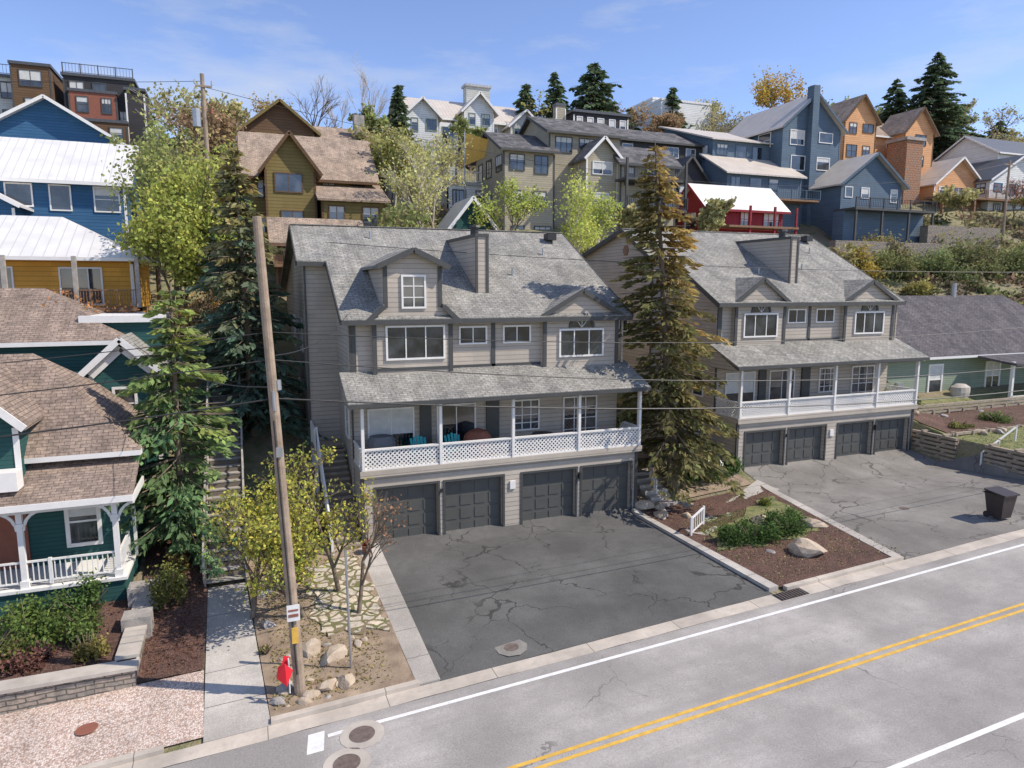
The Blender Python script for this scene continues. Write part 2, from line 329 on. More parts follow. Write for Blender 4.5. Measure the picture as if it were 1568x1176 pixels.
# ------------------------------------------------------------------ terrain
def itp(x,ks):
    xs,ys=ks
    return float(np.interp(x,xs,ys))
LX=((-200,-14,3,17,23.5,36.4,36.8,44,60,120,300),(-.6,-.2,0,0,.5,.5,2.0,2.2,2.4,4,6))
PY=((26,30,36,42,48,56,66,80,100,130,170,900),(0,.8,3.8,7,9.6,13.4,17.8,23.6,29.5,36,40,40))
def road(x): return -.75+.05*max(-120,min(200,x))
def T(x,y):
    if y<=17.3: return road(x)
    L=itp(x,LX)
    if y<26:
        y1=26 if x<36.6 else 22
        t=min(1,(y-17.3)/(y1-17.3));return road(x)*(1-t)+L*t
    d=6*min(1,max(0,(x-36.8)/6))
    k=1+.0022*max(-30,min(120,x-20))
    return L+itp(y-d,PY)*k
def ground():
    xs=sorted(set(list(np.arange(-16,46.1,.7))+[-400,-250,-150,-100,-70,-50,-40,-30,-25,-20,3,17,23.5,36.4,36.8,36.6]+list(np.arange(48,170,3))+[190,220,270,350,500]))
    ys=sorted(set(list(np.arange(17.3,60,.75))+[26,-300,-100,-30,0,8.2,12]+list(np.arange(60,140,2.5))+[150,170,220,300,450,700]))
    vs=[];rr=random.Random(3)
    for y in ys:
        for x in xs:
            z=T(x,y)
            if y<=17.3: z-=.03
            elif y>60: z+=rr.uniform(-.4,.4)
            vs.append((x,y,z-.012))
    nx=len(xs);fs=[(j*nx+i,j*nx+i+1,(j+1)*nx+i+1,(j+1)*nx+i) for j in range(len(ys)-1) for i in range(nx-1)]
    me=bpy.data.meshes.new('ground');me.from_pydata(vs,[],fs);me.materials.append(MATS['hill_ground'])
    for p in me.polygons: p.use_smooth=True
    COL.objects.link(bpy.data.objects.new('ground',me))
ground()
def patch(name,c,off,mat,n=12,m=12,skirt=0,zf=None,jit=0,wob=0):
    zf=zf or T;vs=[];rr=random.Random(5)
    for j in range(m+1):
        for i in range(n+1):
            u=i/n;v=j/m
            x=(c[0][0]*(1-u)+c[1][0]*u)*(1-v)+(c[3][0]*(1-u)+c[2][0]*u)*v
            y=(c[0][1]*(1-u)+c[1][1]*u)*(1-v)+(c[3][1]*(1-u)+c[2][1]*u)*v
            if wob and (i in(0,n) or j in (0,m)): x+=rr.uniform(-wob,wob);y+=rr.uniform(-wob,wob)
            vs.append((x,y,zf(x,y)+off+rr.uniform(0,jit)))
    fs=[(j*(n+1)+i,j*(n+1)+i+1,(j+1)*(n+1)+i+1,(j+1)*(n+1)+i) for j in range(m) for i in range(n)]
    if skirt:
        idx=[i for i in range(n+1)]+[j*(n+1)+n for j in range(1,m+1)]+[m*(n+1)+i for i in range(n-1,-1,-1)]+[j*(n+1) for j in range(m-1,0,-1)]
        b=len(vs);vs+=[(vs[i][0],vs[i][1],vs[i][2]-skirt) for i in idx];k=len(idx)
        fs+=[(idx[i],b+i,b+(i+1)%k,idx[(i+1)%k]) for i in range(k)]
    me=bpy.data.meshes.new(name);me.from_pydata(vs,[],fs);me.materials.append(MATS[mat])
    o=bpy.data.objects.new(name,me);COL.objects.link(o);return o
RZ=lambda x,y:road(x)
patch('road',[(-150,8.2),(250,8.2),(250,16.75),(-150,16.75)],0,'road_asphalt',60,4,0,RZ)
patch('gutter',[(-150,16.75),(250,16.75),(250,17.3),(-150,17.3)],.006,'concrete_old',400,1,0,RZ,0,.018)
patch('sidewalk',[(-150,5),(250,5),(250,8.2),(-150,8.2)],.12,'concrete_old',60,1,.2,RZ)
RM='road_marking'
patch(RM,[(2.6,16.2),(250,16.2),(250,16.33),(2.6,16.33)],.005,'white_paint',60,1,0,RZ)
patch(RM,[(-150,9.68),(250,9.68),(250,9.82),(-150,9.82)],.005,'white_paint',60,1,0,RZ)
patch(RM,[(-150,12.98),(250,12.98),(250,13.09),(-150,13.09)],.005,'yellow_paint',60,1,0,RZ)
patch(RM,[(-150,13.24),(250,13.24),(250,13.35),(-150,13.35)],.005,'yellow_paint',60,1,0,RZ)
patch(RM,[(.85,15.75),(1.25,15.75),(1.35,16.5),(.95,16.5)],.005,'white_paint',2,1,0,RZ)
patch(RM,[(1.4,16.2),(2.6,16.2),(2.6,16.33),(1.4,16.33)],.005,'white_paint',2,1,0,RZ)
for nm,a,b in (('curb',-150,-2.4),('curb',.1,4.0),('curb',16.9,22.4),('curb',37.5,250)):
    patch(nm,[(a,17.3),(b,17.3),(b,17.5),(a,17.5)],.12,'concrete_old',40,1,.25,RZ)
patch('driveway',[(4.6,17.3),(16.3,17.3),(16.3,26.95),(4.6,26.95)],.012,'drive_asphalt',24,20)
patch('driveway',[(22.5,17.3),(37.5,17.3),(36.2,28.35),(24.0,28.35)],.012,'drive_asphalt_old',24,20)
patch('driveway_border',[(3.95,17.35),(4.6,17.35),(4.6,26.7),(3.75,26.7)],.05,'walk_concrete',2,20,.1)
patch('driveway_border',[(16.3,17.5),(16.7,17.5),(16.6,26.5),(16.3,26.5)],.14,'walk_concrete',2,20,.3)
patch('driveway_border',[(22.1,17.5),(22.5,17.5),(24.0,26.3),(23.6,26.3)],.08,'walk_concrete',2,20,.2)
patch('walkway',[(-1.5,17.3),(.1,17.3),(-.45,25.2),(-1.7,25.2)],.03,'walk_concrete',3,16,.1)
patch('footpath',[(16.9,23.6),(17.6,22.6),(24.2,25.7),(23.9,26.9)],.06,'walk_concrete',10,3,.1)
patch('gravel_bed',[(-30,17.5),(-1.5,17.5),(-1.62,20.35),(-30,20.35)],.03,'pink_gravel',40,6)
patch('mulch_bed',[(-3.5,20.35),(-1.62,20.35),(-1.75,29),(-4.0,29)],.04,'mulch',8,12,0,None,.04)
bedz=lambda x,y:-.12+.02*(y-20)
patch('planting_bed',[(-30,20.6),(-3.55,20.6),(-3.7,25.2),(-30,25.2)],0,'mulch',40,8,0,bedz,.06)
patch('dirt_bed',[(.1,17.5),(3.95,17.5),(3.75,26.7),(-.5,26.7)],.025,'soil',10,20,0,None,.05)
patch('stone_patio',[(1.6,20.8),(3.7,20.4),(3.55,26.0),(1.7,25.6)],.09,'flagstone',8,14,.05,None,.02,.22)
patch('mulch_bed',[(16.75,17.5),(22.1,17.5),(23.6,26.3),(16.7,26.3)],.04,'mulch',12,16,0,None,.05)
patch('lawn',[(16.8,20.9),(21.9,20.6),(23.1,25.0),(17.7,22.5)],.09,'grass',12,10,.1,None,.02,.3)
patch('yard_lawn',[(36.9,17.6),(75,17.6),(75,34),(36.9,34)],.02,'grass',40,20)
patch('planting_bed',[(37.2,26.4),(50,26.4),(50,31),(37.2,31)],.07,'mulch',20,8,.05,None,.02,.3)
patch('garden_bed',[(17.2,26.6),(23.3,26.6),(23.3,33),(17.2,33)],.05,'soil',10,10)
# ------------------------------------------------------------------ foliage
GAIN=1.55
def add_mesh(name,vs,fs,mat,par,cols=None,smooth=False):
    me=bpy.data.meshes.new(name);vs=np.asarray(vs,dtype=np.float32);fs=np.asarray(fs,dtype=np.int32)
    me.vertices.add(len(vs));me.vertices.foreach_set('co',vs.ravel())
    me.loops.add(fs.size);me.loops.foreach_set('vertex_index',fs.ravel())
    me.polygons.add(len(fs));me.polygons.foreach_set('loop_start',np.arange(len(fs),dtype=np.int32)*fs.shape[1])
    me.polygons.foreach_set('loop_total',np.full(len(fs),fs.shape[1],dtype=np.int32))
    if cols is not None:
        a=me.attributes.new('Col','FLOAT_COLOR','POINT');a.data.foreach_set('color',np.asarray(cols,dtype=np.float32).ravel())
    me.update(calc_edges=True);me.materials.append(MATS[mat])
    o=bpy.data.objects.new(name,me);COL.objects.link(o);o.parent=par;return o
def leafquads(rng,C,D,L,W,cols):
    N=len(C)
    if D is None: D=rng.normal(size=(N,3))
    D=D/np.linalg.norm(D,axis=1,keepdims=True)
    R=rng.normal(size=(N,3));S=np.cross(D,R);S/=np.linalg.norm(S,axis=1,keepdims=True)+1e-6
    l=(L*rng.uniform(.6,1.3,N))[:,None];w=(W*rng.uniform(.6,1.3,N))[:,None]
    v=np.stack([C-D*l*.5,C+S*w*.5-D*l*.05,C+D*l*.5,C-S*w*.5-D*l*.05],1).reshape(-1,3)
    f=np.arange(N*4).reshape(-1,4)
    c=np.concatenate([np.clip(cols*GAIN,0,.8),np.ones((N,1))],1).repeat(4,0)
    return v,f,c
class Tubes:
    def __init__(s): s.v=[];s.f=[]
    def add(s,p0,p1,r0,r1,n=5):
        p0=np.array(p0);p1=np.array(p1);d=p1-p0;d=d/(np.linalg.norm(d)+1e-9)
        u=np.array([0,0,1.]) if abs(d[2])<.9 else np.array([1.,0,0])
        a=np.cross(d,u);a/=np.linalg.norm(a);b=np.cross(d,a);i0=len(s.v)
        for p,r in((p0,r0),(p1,r1)):
            for k in range(n):
                t=2*math.pi*k/n;s.v.append(p+(a*math.cos(t)+b*math.sin(t))*r)
        for k in range(n):
            j=(k+1)%n;s.f.append((i0+k,i0+n+k,i0+n+j,i0+j))
def empty(name,loc):
    e=bpy.data.objects.new(name,None);COL.objects.link(e);e.location=loc;return e
def vcol(rng,N,c,var=.3): 
    c=np.array(c);return np.clip(c[None]*rng.uniform(1-var,1+var,(N,1))*rng.uniform(.92,1.08,(N,3)),0,1)
def conifer(x,y,h,r,c,seed,c2=None,lean=(0,0),z=None,dens=1.,name='spruce_tree',power=.85,low=.06,gap=.1,leaf=.26,c2side=0,dead=0):
    rng=np.random.default_rng(seed);z=T(x,y) if z is None else z
    e=empty(name,(x,y,z));tb=Tubes()
    def ax(t): return np.array([lean[0]*t,lean[1]*t,h*t])
    tr=.015*h+.04
    for i in range(8): tb.add(ax(i/8),ax((i+1)/8),tr*(1-i/8)+.02,tr*(1-(i+1)/8)+.02,7)
    nl=int(h/.36);Cs=[];Ds=[];Cc=[]
    for i in range(nl):
        t=low+(1-low)*(i/nl)
        R=(r*(1-t)**power*rng.uniform(.72,1.2)+.15)
        nb=int(rng.integers(6,9)) if t<.9 else 5
        for k in range(nb):
            if rng.random()<gap: continue
            a=rng.uniform(0,2*math.pi);Rb=R*rng.uniform(.6,1.15)
            up=.25*(t-.4) if t>.4 else -.25*(.5-t)
            p0=ax(t);dr=np.array([math.cos(a),math.sin(a),up-.12])
            p1=p0+dr*Rb
            tb.add(p0,p1,.025+.012*Rb,.008,3)
            if rng.random()<dead: continue
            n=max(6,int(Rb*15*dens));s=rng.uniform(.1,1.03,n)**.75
            q=p0[None]+dr[None]*Rb*s[:,None];q[:,2]-= .12*Rb*s**2
            sd=np.array([-math.sin(a),math.cos(a),0]);off=rng.normal(0,1,n)*(.10+.2*(1-s)*Rb*.8+.05)
            q+=sd[None]*off[:,None];q[:,2]-=np.abs(rng.normal(0,.1,n))
            D=dr[None]*1.0+sd[None]*np.sign(off)[:,None]*.7+rng.normal(0,.25,(n,3));D[:,2]-=.35
            Cs.append(q);Ds.append(D)
            base=np.array(c)
            if c2 is not None:
                m=min(1,max(0,(t-.45)*1.4+rng.uniform(-.35,.45)+c2side*math.cos(a)));base=base*(1-m)+np.array(c2)*m
            k2=rng.uniform(.65,1.35)
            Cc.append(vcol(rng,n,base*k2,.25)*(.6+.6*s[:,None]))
    C=np.concatenate(Cs);D=np.concatenate(Ds);cc=np.clip(np.concatenate(Cc),0,1)
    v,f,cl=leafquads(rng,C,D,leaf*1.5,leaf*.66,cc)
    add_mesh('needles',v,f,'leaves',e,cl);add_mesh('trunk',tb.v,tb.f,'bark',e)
def decid(x,y,h,r,c,seed,dens=10,z=None,name='deciduous_tree',bark='bark',leaf=.16,trunk=.25,c2=None,depth=4,kids=4,spread=.75,multi=1,tr=None):
    rng=np.random.default_rng(seed);z=T(x,y) if z is None else z
    e=empty(name,(x,y,z));segs=[];ends=[]
    def grow(p,d,L,rad,lv):
        q=p+d*L*.5+rng.normal(0,.05*L,3);q2=q+(d+rng.normal(0,.15,3))*L*.5
        segs.append((p,q,rad,rad*.85));segs.append((q,q2,rad*.85,rad*.65))
        if lv>=2: ends.append((q,lv))
        if lv==depth: ends.append((q2,lv+1));return
        n=kids+int(rng.integers(-1,2))
        for k in range(n):
            a=rng.uniform(0,2*math.pi);sp=spread*rng.uniform(.5,1.2)
            nd_=d+np.array([math.cos(a)*sp,math.sin(a)*sp,rng.uniform(-.1,.25)]);nd_/=np.linalg.norm(nd_)
            st=q2 if rng.random()<.6 else q
            grow(st,nd_,L*rng.uniform(.6,.8),rad*.55,lv+1)
    for mlt in range(multi):
        d=np.array([rng.normal(0,.12*multi),rng.normal(0,.12*multi),1.]);d/=np.linalg.norm(d)
        grow(np.array([rng.normal(0,.1*(multi-1)),rng.normal(0,.1*(multi-1)),0.]),d,trunk*h*rng.uniform(.85,1.1),1,0)
    P=np.array([s[1] for s in segs]);zm=P[:,2].max();rm=np.percentile(np.hypot(P[:,0],P[:,1]),96)
    S=np.array([r/rm,r/rm,h/zm]);tb=Tubes();trd=tr or (.012*h+.03)
    for a,b,r0,r1 in segs: tb.add(a*S,b*S,max(.010,r0*trd),max(.007,r1*trd),5 if r0>.2 else 3)
    add_mesh('branches',tb.v,tb.f,bark,e)
    if dens>0:
        Cs=[];Cc=[]
        for q,lv in ends:
            n=rng.poisson(dens*(1 if lv>=depth else .45))
            if n==0: continue
            Cs.append(q[None]*S+rng.normal(0,.03*h,(n,3)));b=np.array(c)
            if c2 is not None and rng.random()<.4: b=np.array(c2)
            Cc.append(vcol(rng,n,b*rng.uniform(.6,1.35),.25))
        C=np.concatenate(Cs);cc=np.clip(np.concatenate(Cc),0,1)
        v,f,cl=leafquads(rng,C,None,leaf*1.3,leaf,cc);add_mesh('leaves',v,f,'leaves',e,cl)
def shrub_pts(rng,cx,cy,cz,r,h,n,c):
    k=max(4,int(r*5));cl=rng.normal(0,1,(k,3));cl/=np.linalg.norm(cl,axis=1,keepdims=True);cl*=rng.uniform(.3,1,(k,1));cl[:,2]=np.abs(cl[:,2])
    i=rng.integers(0,k,n);p=cl[i]*np.array([r,r,h])*.8+rng.normal(0,1,(n,3))*np.array([r,r,h])*.17
    p[:,2]=np.abs(p[:,2]);kc=rng.uniform(.6,1.35,k)
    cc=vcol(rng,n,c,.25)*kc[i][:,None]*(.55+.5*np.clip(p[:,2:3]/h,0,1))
    return p+np.array([cx,cy,cz]),np.clip(cc,0,1)
def shrub(x,y,r,h,c,seed,n=900,leaf=.09,z=None,name='shrub'):
    rng=np.random.default_rng(seed);z=T(x,y) if z is None else z
    e=empty(name,(x,y,z));p,cc=shrub_pts(rng,0,0,0,r,h,n,c)
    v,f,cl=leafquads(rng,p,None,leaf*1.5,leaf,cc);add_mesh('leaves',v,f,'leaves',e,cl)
    tb=Tubes()
    for k in range(10):
        a=rng.uniform(0,6.28);tb.add((0,0,0),(math.cos(a)*r*.6,math.sin(a)*r*.6,h*.7),.025,.01,3)
    add_mesh('stems',tb.v,tb.f,'bark',e)
# ------------------------------------------------------------------ townhouse
def zr(y): return 9.2+.551*(y-28.2)
def townhouse(off,big,seed):
    b=B('townhouse',(10+off[0],27+off[1],off[2]),off);S='siding_grey';D='trim_dark';W='trim_white';R='shingle_grey'
    x0,x1=4.0,16.6
    b.px([(28.6,-1),(48,-1),(48,10.35),(36,13.4),(28.6,zr(28.6)-.08)],x0,x1,S)
    b.px([(33,-1),(48,-1),(48,10.35),(36,13.4),(33,zr(33)-.08)],2.65,x0+.01,S)
    ds=[(4.55,7.1),(7.42,9.98),(10.9,13.48),(13.8,16.32)]
    e=[x0]+[v for d in ds for v in d]+[x1]
    for i in range(0,len(e),2): b.box(e[i],e[i+1],26.7,28.59,-.6,2.4,S)
    b.box(x0,x1,26.7,28.59,2.4,2.97,S)
    for a,c in ds:
        b.box(a,c,26.95,27.01,-.05,2.4,'door_dark')
        for r in range(4):
            for k in range(4):
                w=(c-a)/4;b.box(a+w*k+.08,a+w*(k+1)-.08,26.925,26.95,.08+r*.59,.08+r*.59+.44,'door_dark')
        b.box(a,c,26.9,26.95,-.05,.03,'metal_black')
        b.box(a-.09,a,26.66,26.72,-.1,2.49,D);b.box(c,c+.09,26.66,26.72,-.1,2.49,D);b.box(a,c,26.66,26.72,2.4,2.49,D)
    b.box(x0-.06,x0+.08,26.65,26.75,-.1,2.95,D);b.box(x1-.08,x1+.06,26.65,26.75,-.1,2.95,D)
    b.box(10.3,10.55,26.63,26.7,1.8,2.15,'trim_white');b.box(13.6,13.7,26.55,26.7,1.9,2.2,'metal_black');b.box(7.22,7.3,26.6,26.7,2.0,2.15,'metal_black')
    b.box(x0-.05,16.8,26.6,28.58,2.98,3.2,S)
    b.box(x0-.07,16.82,26.565,26.6,2.93,3.19,S)
    b.box(x0-.02,16.78,26.64,26.74,3.2,3.27,W);b.box(x0-.02,16.78,26.62,26.76,4.0,4.07,W)
    b.box(x0-.03,x0+.05,26.77,28.55,3.2,3.27,W);b.box(x0-.03,x0+.05,26.77,28.55,4.0,4.07,W);b.box(16.71,16.79,26.77,28.55,4.0,4.07,W)
    def lattice(p0,p1,h):
        p0=Vector(p0);p1=Vector(p1);L=(p1-p0).length;d=(p1-p0)/L;n=int((L+h)/.18)
        nr=d.cross(Vector((0,0,1)))
        for k in range(n+1):
            for sgn in (1,-1):
                a=k*.18-h if sgn==1 else k*.18
                c=a+h*sgn
                def clip(t): return a+(c-a)*t
                ts=sorted([(0-a)/(c-a),(L-a)/(c-a)]);t0=max(0,ts[0]);t1=min(1,ts[1])
                if t1-t0<.05: continue
                o=nr*(.008*sgn)
                b.beam(p0+d*clip(t0)+Vector((0,0,h*t0))+o,p0+d*clip(t1)+Vector((0,0,h*t1))+o,.014,.055,W)
    lattice((x0,26.69,3.27),(16.75,26.69,3.27),.73);lattice((x0+.01,28.5,3.27),(x0+.01,26.75,3.27),.73);lattice((16.75,26.75,3.27),(16.75,28.5,3.27),.73)
    for px_ in (4.08,7.25,10.45,13.6,16.7): b.box(px_-.06,px_+.06,26.6,26.78,3.2,5.72,W)
    b.box(x0-.1,16.85,26.6,26.8,5.72,5.94,D)
    b.slab([(3.5,26.25,5.98),(17.0,26.25,5.98),(17.0,28.6,6.95),(3.5,28.6,6.95)],.12,R)
    b.box(3.5,17.0,26.2,26.25,5.8,5.96,D)
    b.box(3.6,16.95,26.8,28.58,5.7,5.74,'interior')
    for xx in (3.6,16.85): b.extr([(xx,26.4,5.74),(xx,28.58,5.74),(xx,28.58,6.8)],(.08,0,0),S)
    t=.16
    b.slab([(3.6,28.1,zr(28.1)),(17.05,28.1,zr(28.1)),(17.05,36,13.5),(3.6,36,13.5)],t,R)
    b.slab([(2.3,32.6,zr(32.6)),(3.6,32.6,zr(32.6)),(3.6,36,13.5),(2.3,36,13.5)],t,R)
    b.slab([(2.3,36,13.5),(17.05,36,13.5),(17.05,48.4,10.4),(2.3,48.4,10.4)],t,R)
    b.beam((3.57,28.1,zr(28.1)-.12),(3.57,32.6,zr(32.6)-.12),.05,.25,D);b.beam((2.27,32.6,zr(32.6)-.12),(2.27,36,13.38),.05,.25,D);b.beam((2.27,36,13.38),(2.27,48.4,10.28),.05,.25,D)
    b.beam((17.08,28.1,zr(28.1)-.12),(17.08,36,13.38),.05,.25,D)
    b.box(3.6,17.05,28.04,28.1,zr(28.1)-.24,zr(28.1)-.04,D);b.box(2.3,3.6,32.54,32.6,zr(32.6)-.24,zr(32.6)-.04,D)
    b.box(2.3,17.05,35.9,36.1,13.49,13.54,R)
    yb=28.33
    def corner(x,za=6.85,zb=9.2,y=yb): b.box(x-.09,x+.09,y-.04,y+.02,za,zb,D)
    def small_gable(a,c,pk):
        xc=(a+c)/2
        b.py([(a,6.6),(c,6.6),(c,9.15),(xc,pk),(a,9.15)],yb,32,S)
        k=(pk-9.15)/(xc-a);o=.28
        b.slab([(a-o,yb-.14,9.15-k*o+.14),(xc,yb-.14,pk+.14),(xc,31.8,pk+.14),(a-o,31.8,9.15-k*o+.14)],.14,R)
        b.slab([(xc,yb-.14,pk+.14),(c+o,yb-.14,9.15-k*o+.14),(c+o,31.8,9.15-k*o+.14),(xc,31.8,pk+.14)],.14,R)
        for s0 in (a-o,c+o): b.beam((s0,yb-.17,9.15-k*o+.03),(xc,yb-.17,pk+.03),.06,.2,D)
        corner(a+.09);corner(c-.09)
        w0,w1=xc-1.15,xc+1.15
        b.win('f',yb,w0,w1,7.25,8.55,3,1,W,.08)
        n=14;r0,r1=.66,.55
        P=lambda r,i:(xc+r*math.cos(math.pi*i/n),8.6+r*math.sin(math.pi*i/n))
        b.extr([(q[0],yb-.02,q[1]) for q in [P(r1,i) for i in range(n+1)]],(0,.03,0),'glass')
        for i in range(n):
            a0,a1,c1,c0=P(r0,i),P(r0,i+1),P(r1,i+1),P(r1,i)
            b.extr([(a0[0],yb-.06,a0[1]),(c0[0],yb-.06,c0[1]),(c1[0],yb-.06,c1[1]),(a1[0],yb-.06,a1[1])],(0,.07,0),D)
        for i in (4,7,10):
            q=P(r1,i);b.beam((xc,yb-.035,8.6),(q[0],yb-.035,q[1]),.03,.03,'blind')
    small_gable(12.55,16.45,10.25)
    if big:
        b.py([(4.85,6.6),(8.3,6.6),(8.3,9.2),(7.85,9.6),(7.85,11.35),(6.6,11.92),(5.35,11.35),(5.35,9.6),(4.85,9.2)],yb,33.6,S)
        for xa in (4.75,8.45): b.slab([(5.06,yb-.3,11.33),(6.6,yb-.3,12.05),(6.6,34,12.05),(5.06,34,11.33)] if xa<6 else [(6.6,yb-.3,12.05),(8.14,yb-.3,11.33),(8.14,34,11.33),(6.6,34,12.05)],.13,R)
        for s0 in (5.06,8.14): b.beam((s0,yb-.33,11.25),(6.6,yb-.33,11.96),.06,.22,D)
        b.slab([(4.55,yb-.2,9.05),(5.35,yb-.2,9.75),(5.35,29.8,9.75),(4.55,29.8,9.05)],.13,R)
        b.slab([(7.85,yb-.2,9.75),(8.6,yb-.2,9.05),(8.6,29.8,9.05),(7.85,29.8,9.75)],.13,R)
        b.beam((4.55,yb-.23,8.95),(5.35,yb-.23,9.65),.06,.2,D);b.beam((8.6,yb-.23,8.95),(7.85,yb-.23,9.65),.06,.2,D)
        corner(4.94);corner(8.21);corner(5.44,9.6,11.3);corner(7.76,9.6,11.3)
        b.win('f',yb,5.4,7.95,7.4,8.85,3,1,W,.08,.0);b.win('f',yb,6.1,7.15,9.55,10.95,2,3,W,.08)
        b.box(4.85,8.3,yb-.03,yb,6.95,7.08,D)
    else:
        small_gable(4.85,8.3,10.35)
    corner(4.12,6.85,9.2,28.6);corner(10.25,6.9,9.2,28.6)
    b.box(8.3,12.55,28.56,28.62,6.95,7.06,D);b.box(8.3,12.55,28.55,28.6,9.0,9.15,D)
    b.win('f',28.6,8.65,9.95,7.95,8.75,2,1,W,.07);b.win('f',28.6,10.7,12.05,7.95,8.75,2,1,W,.07)
    b.box(9.95,10.5,30,35.4,9.5,12.7,S);b.box(9.9,10.55,29.95,35.45,12.7,12.85,D)
    b.box(9.91,10.02,29.96,30.02,10,12.7,D);b.box(10.43,10.54,29.96,30.02,10,12.7,D)
    b.tube((10.2,31,12.85),(10.2,31,13.15),.2,.2,'metal_black');b.tube((10.2,31,13.2),(10.2,31,13.3),.3,.25,'metal_black')
    for vx,vy in ((12.3,31.5),(14.8,33.5),(6,34.8),(8.6,31)):
        b.tube((vx,vy,zr(vy)-.1),(vx,vy,zr(vy)+.35),.05,.05,'galv')
    b.box(15.6,16.1,34.6,35.2,13.0,13.35,'metal_black')
    for (a,c,nx,zb_) in ((4.6,6.6,2,3.25),(7.6,9.4,2,3.25),(11.2,12.5,3,3.9),(13.7,15.5,3,3.25)):
        b.win('f',28.6,a,c,zb_,5.35,nx,4 if a>11 else 1,W,.07,.55 if a<5 else 0)
    b.box(6.85,7.35,28.5,28.6,3.2,5.4,D);b.box(9.9,10.5,28.5,28.6,3.2,5.5,'trim_dark')
    b.win('l',2.65,35.5,36.6,7.2,8.9,1,2,'blind',.07);b.win('l',2.65,40,41.2,7.2,8.9,2,1,W);b.win('l',4.0,29.6,30.6,3.9,5.3,1,2,W);b.win('l',2.65,38,39.3,4,5.5,2,1,W)
    b.box(2.6,2.68,32.94,33.02,0,11.5,D)
    b.box(3.95,4.02,28.55,28.62,3.2,9.3,D)
    b.extr([(2.6,36+.35*math.cos(a),12.2+.35*math.sin(a)) for a in [math.pi/3*i for i in range(6)]],(.06,0,0),'wood_brown')
    b.box(3.9,3.98,28.65,28.73,0,9,'siding_grey');b.box(16.62,16.7,28.3,28.38,6.9,9,S)
    n=17
    for i in range(n):
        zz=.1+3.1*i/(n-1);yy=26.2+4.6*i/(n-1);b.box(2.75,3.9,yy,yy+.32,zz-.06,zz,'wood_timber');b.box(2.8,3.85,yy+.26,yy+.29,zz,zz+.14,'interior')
    b.beam((2.75,26.2,0),(2.75,31,3.2),.06,.3,W);b.box(2.6,3.95,30.9,32.95,3.05,3.2,'wood_timber')
    b.rail((2.72,26.2,.1),(2.72,31,3.25),.95,W,.16,.09);b.rail((2.66,31,3.2),(2.66,32.9,3.2),.95,W,.14,.09)
    b.box(2.6,2.75,31,31.15,-.5,3.05,W);b.box(2.6,2.75,32.7,32.85,-.5,3.05,W)
    b.done()
townhouse((0,0,0),True,1)
townhouse((19.5,1.4,.5),False,2)
def chair(x,y,z,mat,face=0):
    b=B('adirondack_chair',(x,y,z),(x,y,z))
    b.slab([(-.3,-.35,.42),(.3,-.35,.42),(.3,.2,.3),(-.3,.2,.3)],.03,mat)
    for i in range(5):
        u=-.26+i*.13;b.beam((u,.18,.3),(u*1.15,.5,.98-abs(i-2)*.05),.11,.02,mat)
    for sx in (-.36,.36):
        b.box(sx-.06,sx+.06,-.4,.3,.56,.59,mat);b.box(sx-.03,sx+.03,-.35,-.28,0,.56,mat);b.box(sx-.03,sx+.03,.22,.29,0,.56,mat)
    b.done()
chair(6.6,27.5,3.2,'teal_plastic');chair(8.1,27.5,3.2,'teal_plastic')
def lump(name,x,y,z,prof,mat,n=14,sx=1,sy=1):
    b=B(name,(x,y,z),(x,y,z));rr=random.Random(int(x*9))
    rings=[[(r*sx*math.cos(2*math.pi*k/n)*rr.uniform(.94,1.05),r*sy*math.sin(2*math.pi*k/n)*rr.uniform(.94,1.05),h) for k in range(n)] for r,h in prof]
    for a,c in zip(rings,rings[1:]):
        for k in range(n):
            j=(k+1)%n;b.poly([a[k],a[j],c[j],c[k]],mat)
    b.poly(rings[-1],mat);b.done()
lump('covered_grill',5.0,27.7,3.2,[(.45,0),(.5,.5),(.5,.95),(.38,1.15),(.1,1.2)],'cover_grey',sx=1.2)
lump('covered_hot_tub',9.2,27.7,3.2,[(.62,0),(.65,.6),(.6,.85),(.4,1.05),(.1,1.15)],'cover_brown')
lump('patio_table',12.2,27.5,3.2,[(.25,0),(.05,.1),(.05,.68),(.5,.7),(.5,.74)],'metal_black')
# ------------------------------------------------------------------ victorian house
b=B('victorian_house',(-7,28,0));G='siding_teal';W='trim_white';R='shingle_brown'
b.box(-14,-4.1,27.0,33,-.5,4.75,G);b.vol(-14,-4.1,26.7,33.3,4.7,4.85,8.0,G,R,'h',.5,W)
b.box(-14,-4.2,25,27,-.5,.75,G);b.box(-14,-4.1,24.9,27,.75,.85,W)
b.slab([(-14,24.5,3.75),(-3.7,24.5,3.75),(-3.7,27.0,4.65),(-14,27.0,4.65)],.12,R)
b.box(-14,-3.7,24.45,24.5,3.55,3.75,W);b.box(-3.72,-3.66,24.5,26.9,3.5,3.75,W);b.box(-14,-4.2,25.05,25.2,3.3,3.6,W)
for xx in (-4.35,-7.0,-9.6,-12.2):
    b.box(xx-.08,xx+.08,25.02,25.18,.85,3.4,W);b.box(xx-.12,xx+.12,24.98,25.22,.85,1.1,W);b.box(xx-.12,xx+.12,24.98,25.22,2.9,3.0,W)
    for sg in (-1,1):
        for k in range(5):
            a0=math.pi/2*k/5;a1=math.pi/2*(k+1)/5;q=lambda a:(xx+sg*(.6-.5*math.cos(a)),25.1,2.75+.6*math.sin(a))
            b.beam(q(a0),q(a1),.05,.09,W)
b.rail((-14,25.1,.9),(-4.35,25.1,.9),.8,W,.15,.1);b.rail((-4.3,25.1,.9),(-4.3,26.9,.9),.8,W,.15,.1)
b.win('f',27.0,-6.2,-5.1,1.4,3.2,1,2,W,.13,.4);b.box(-8.3,-7.3,26.92,26.99,.9,3.2,'brick_red');b.win('f',27,-11,-9.6,1.4,3.2,2,2,W,.13)
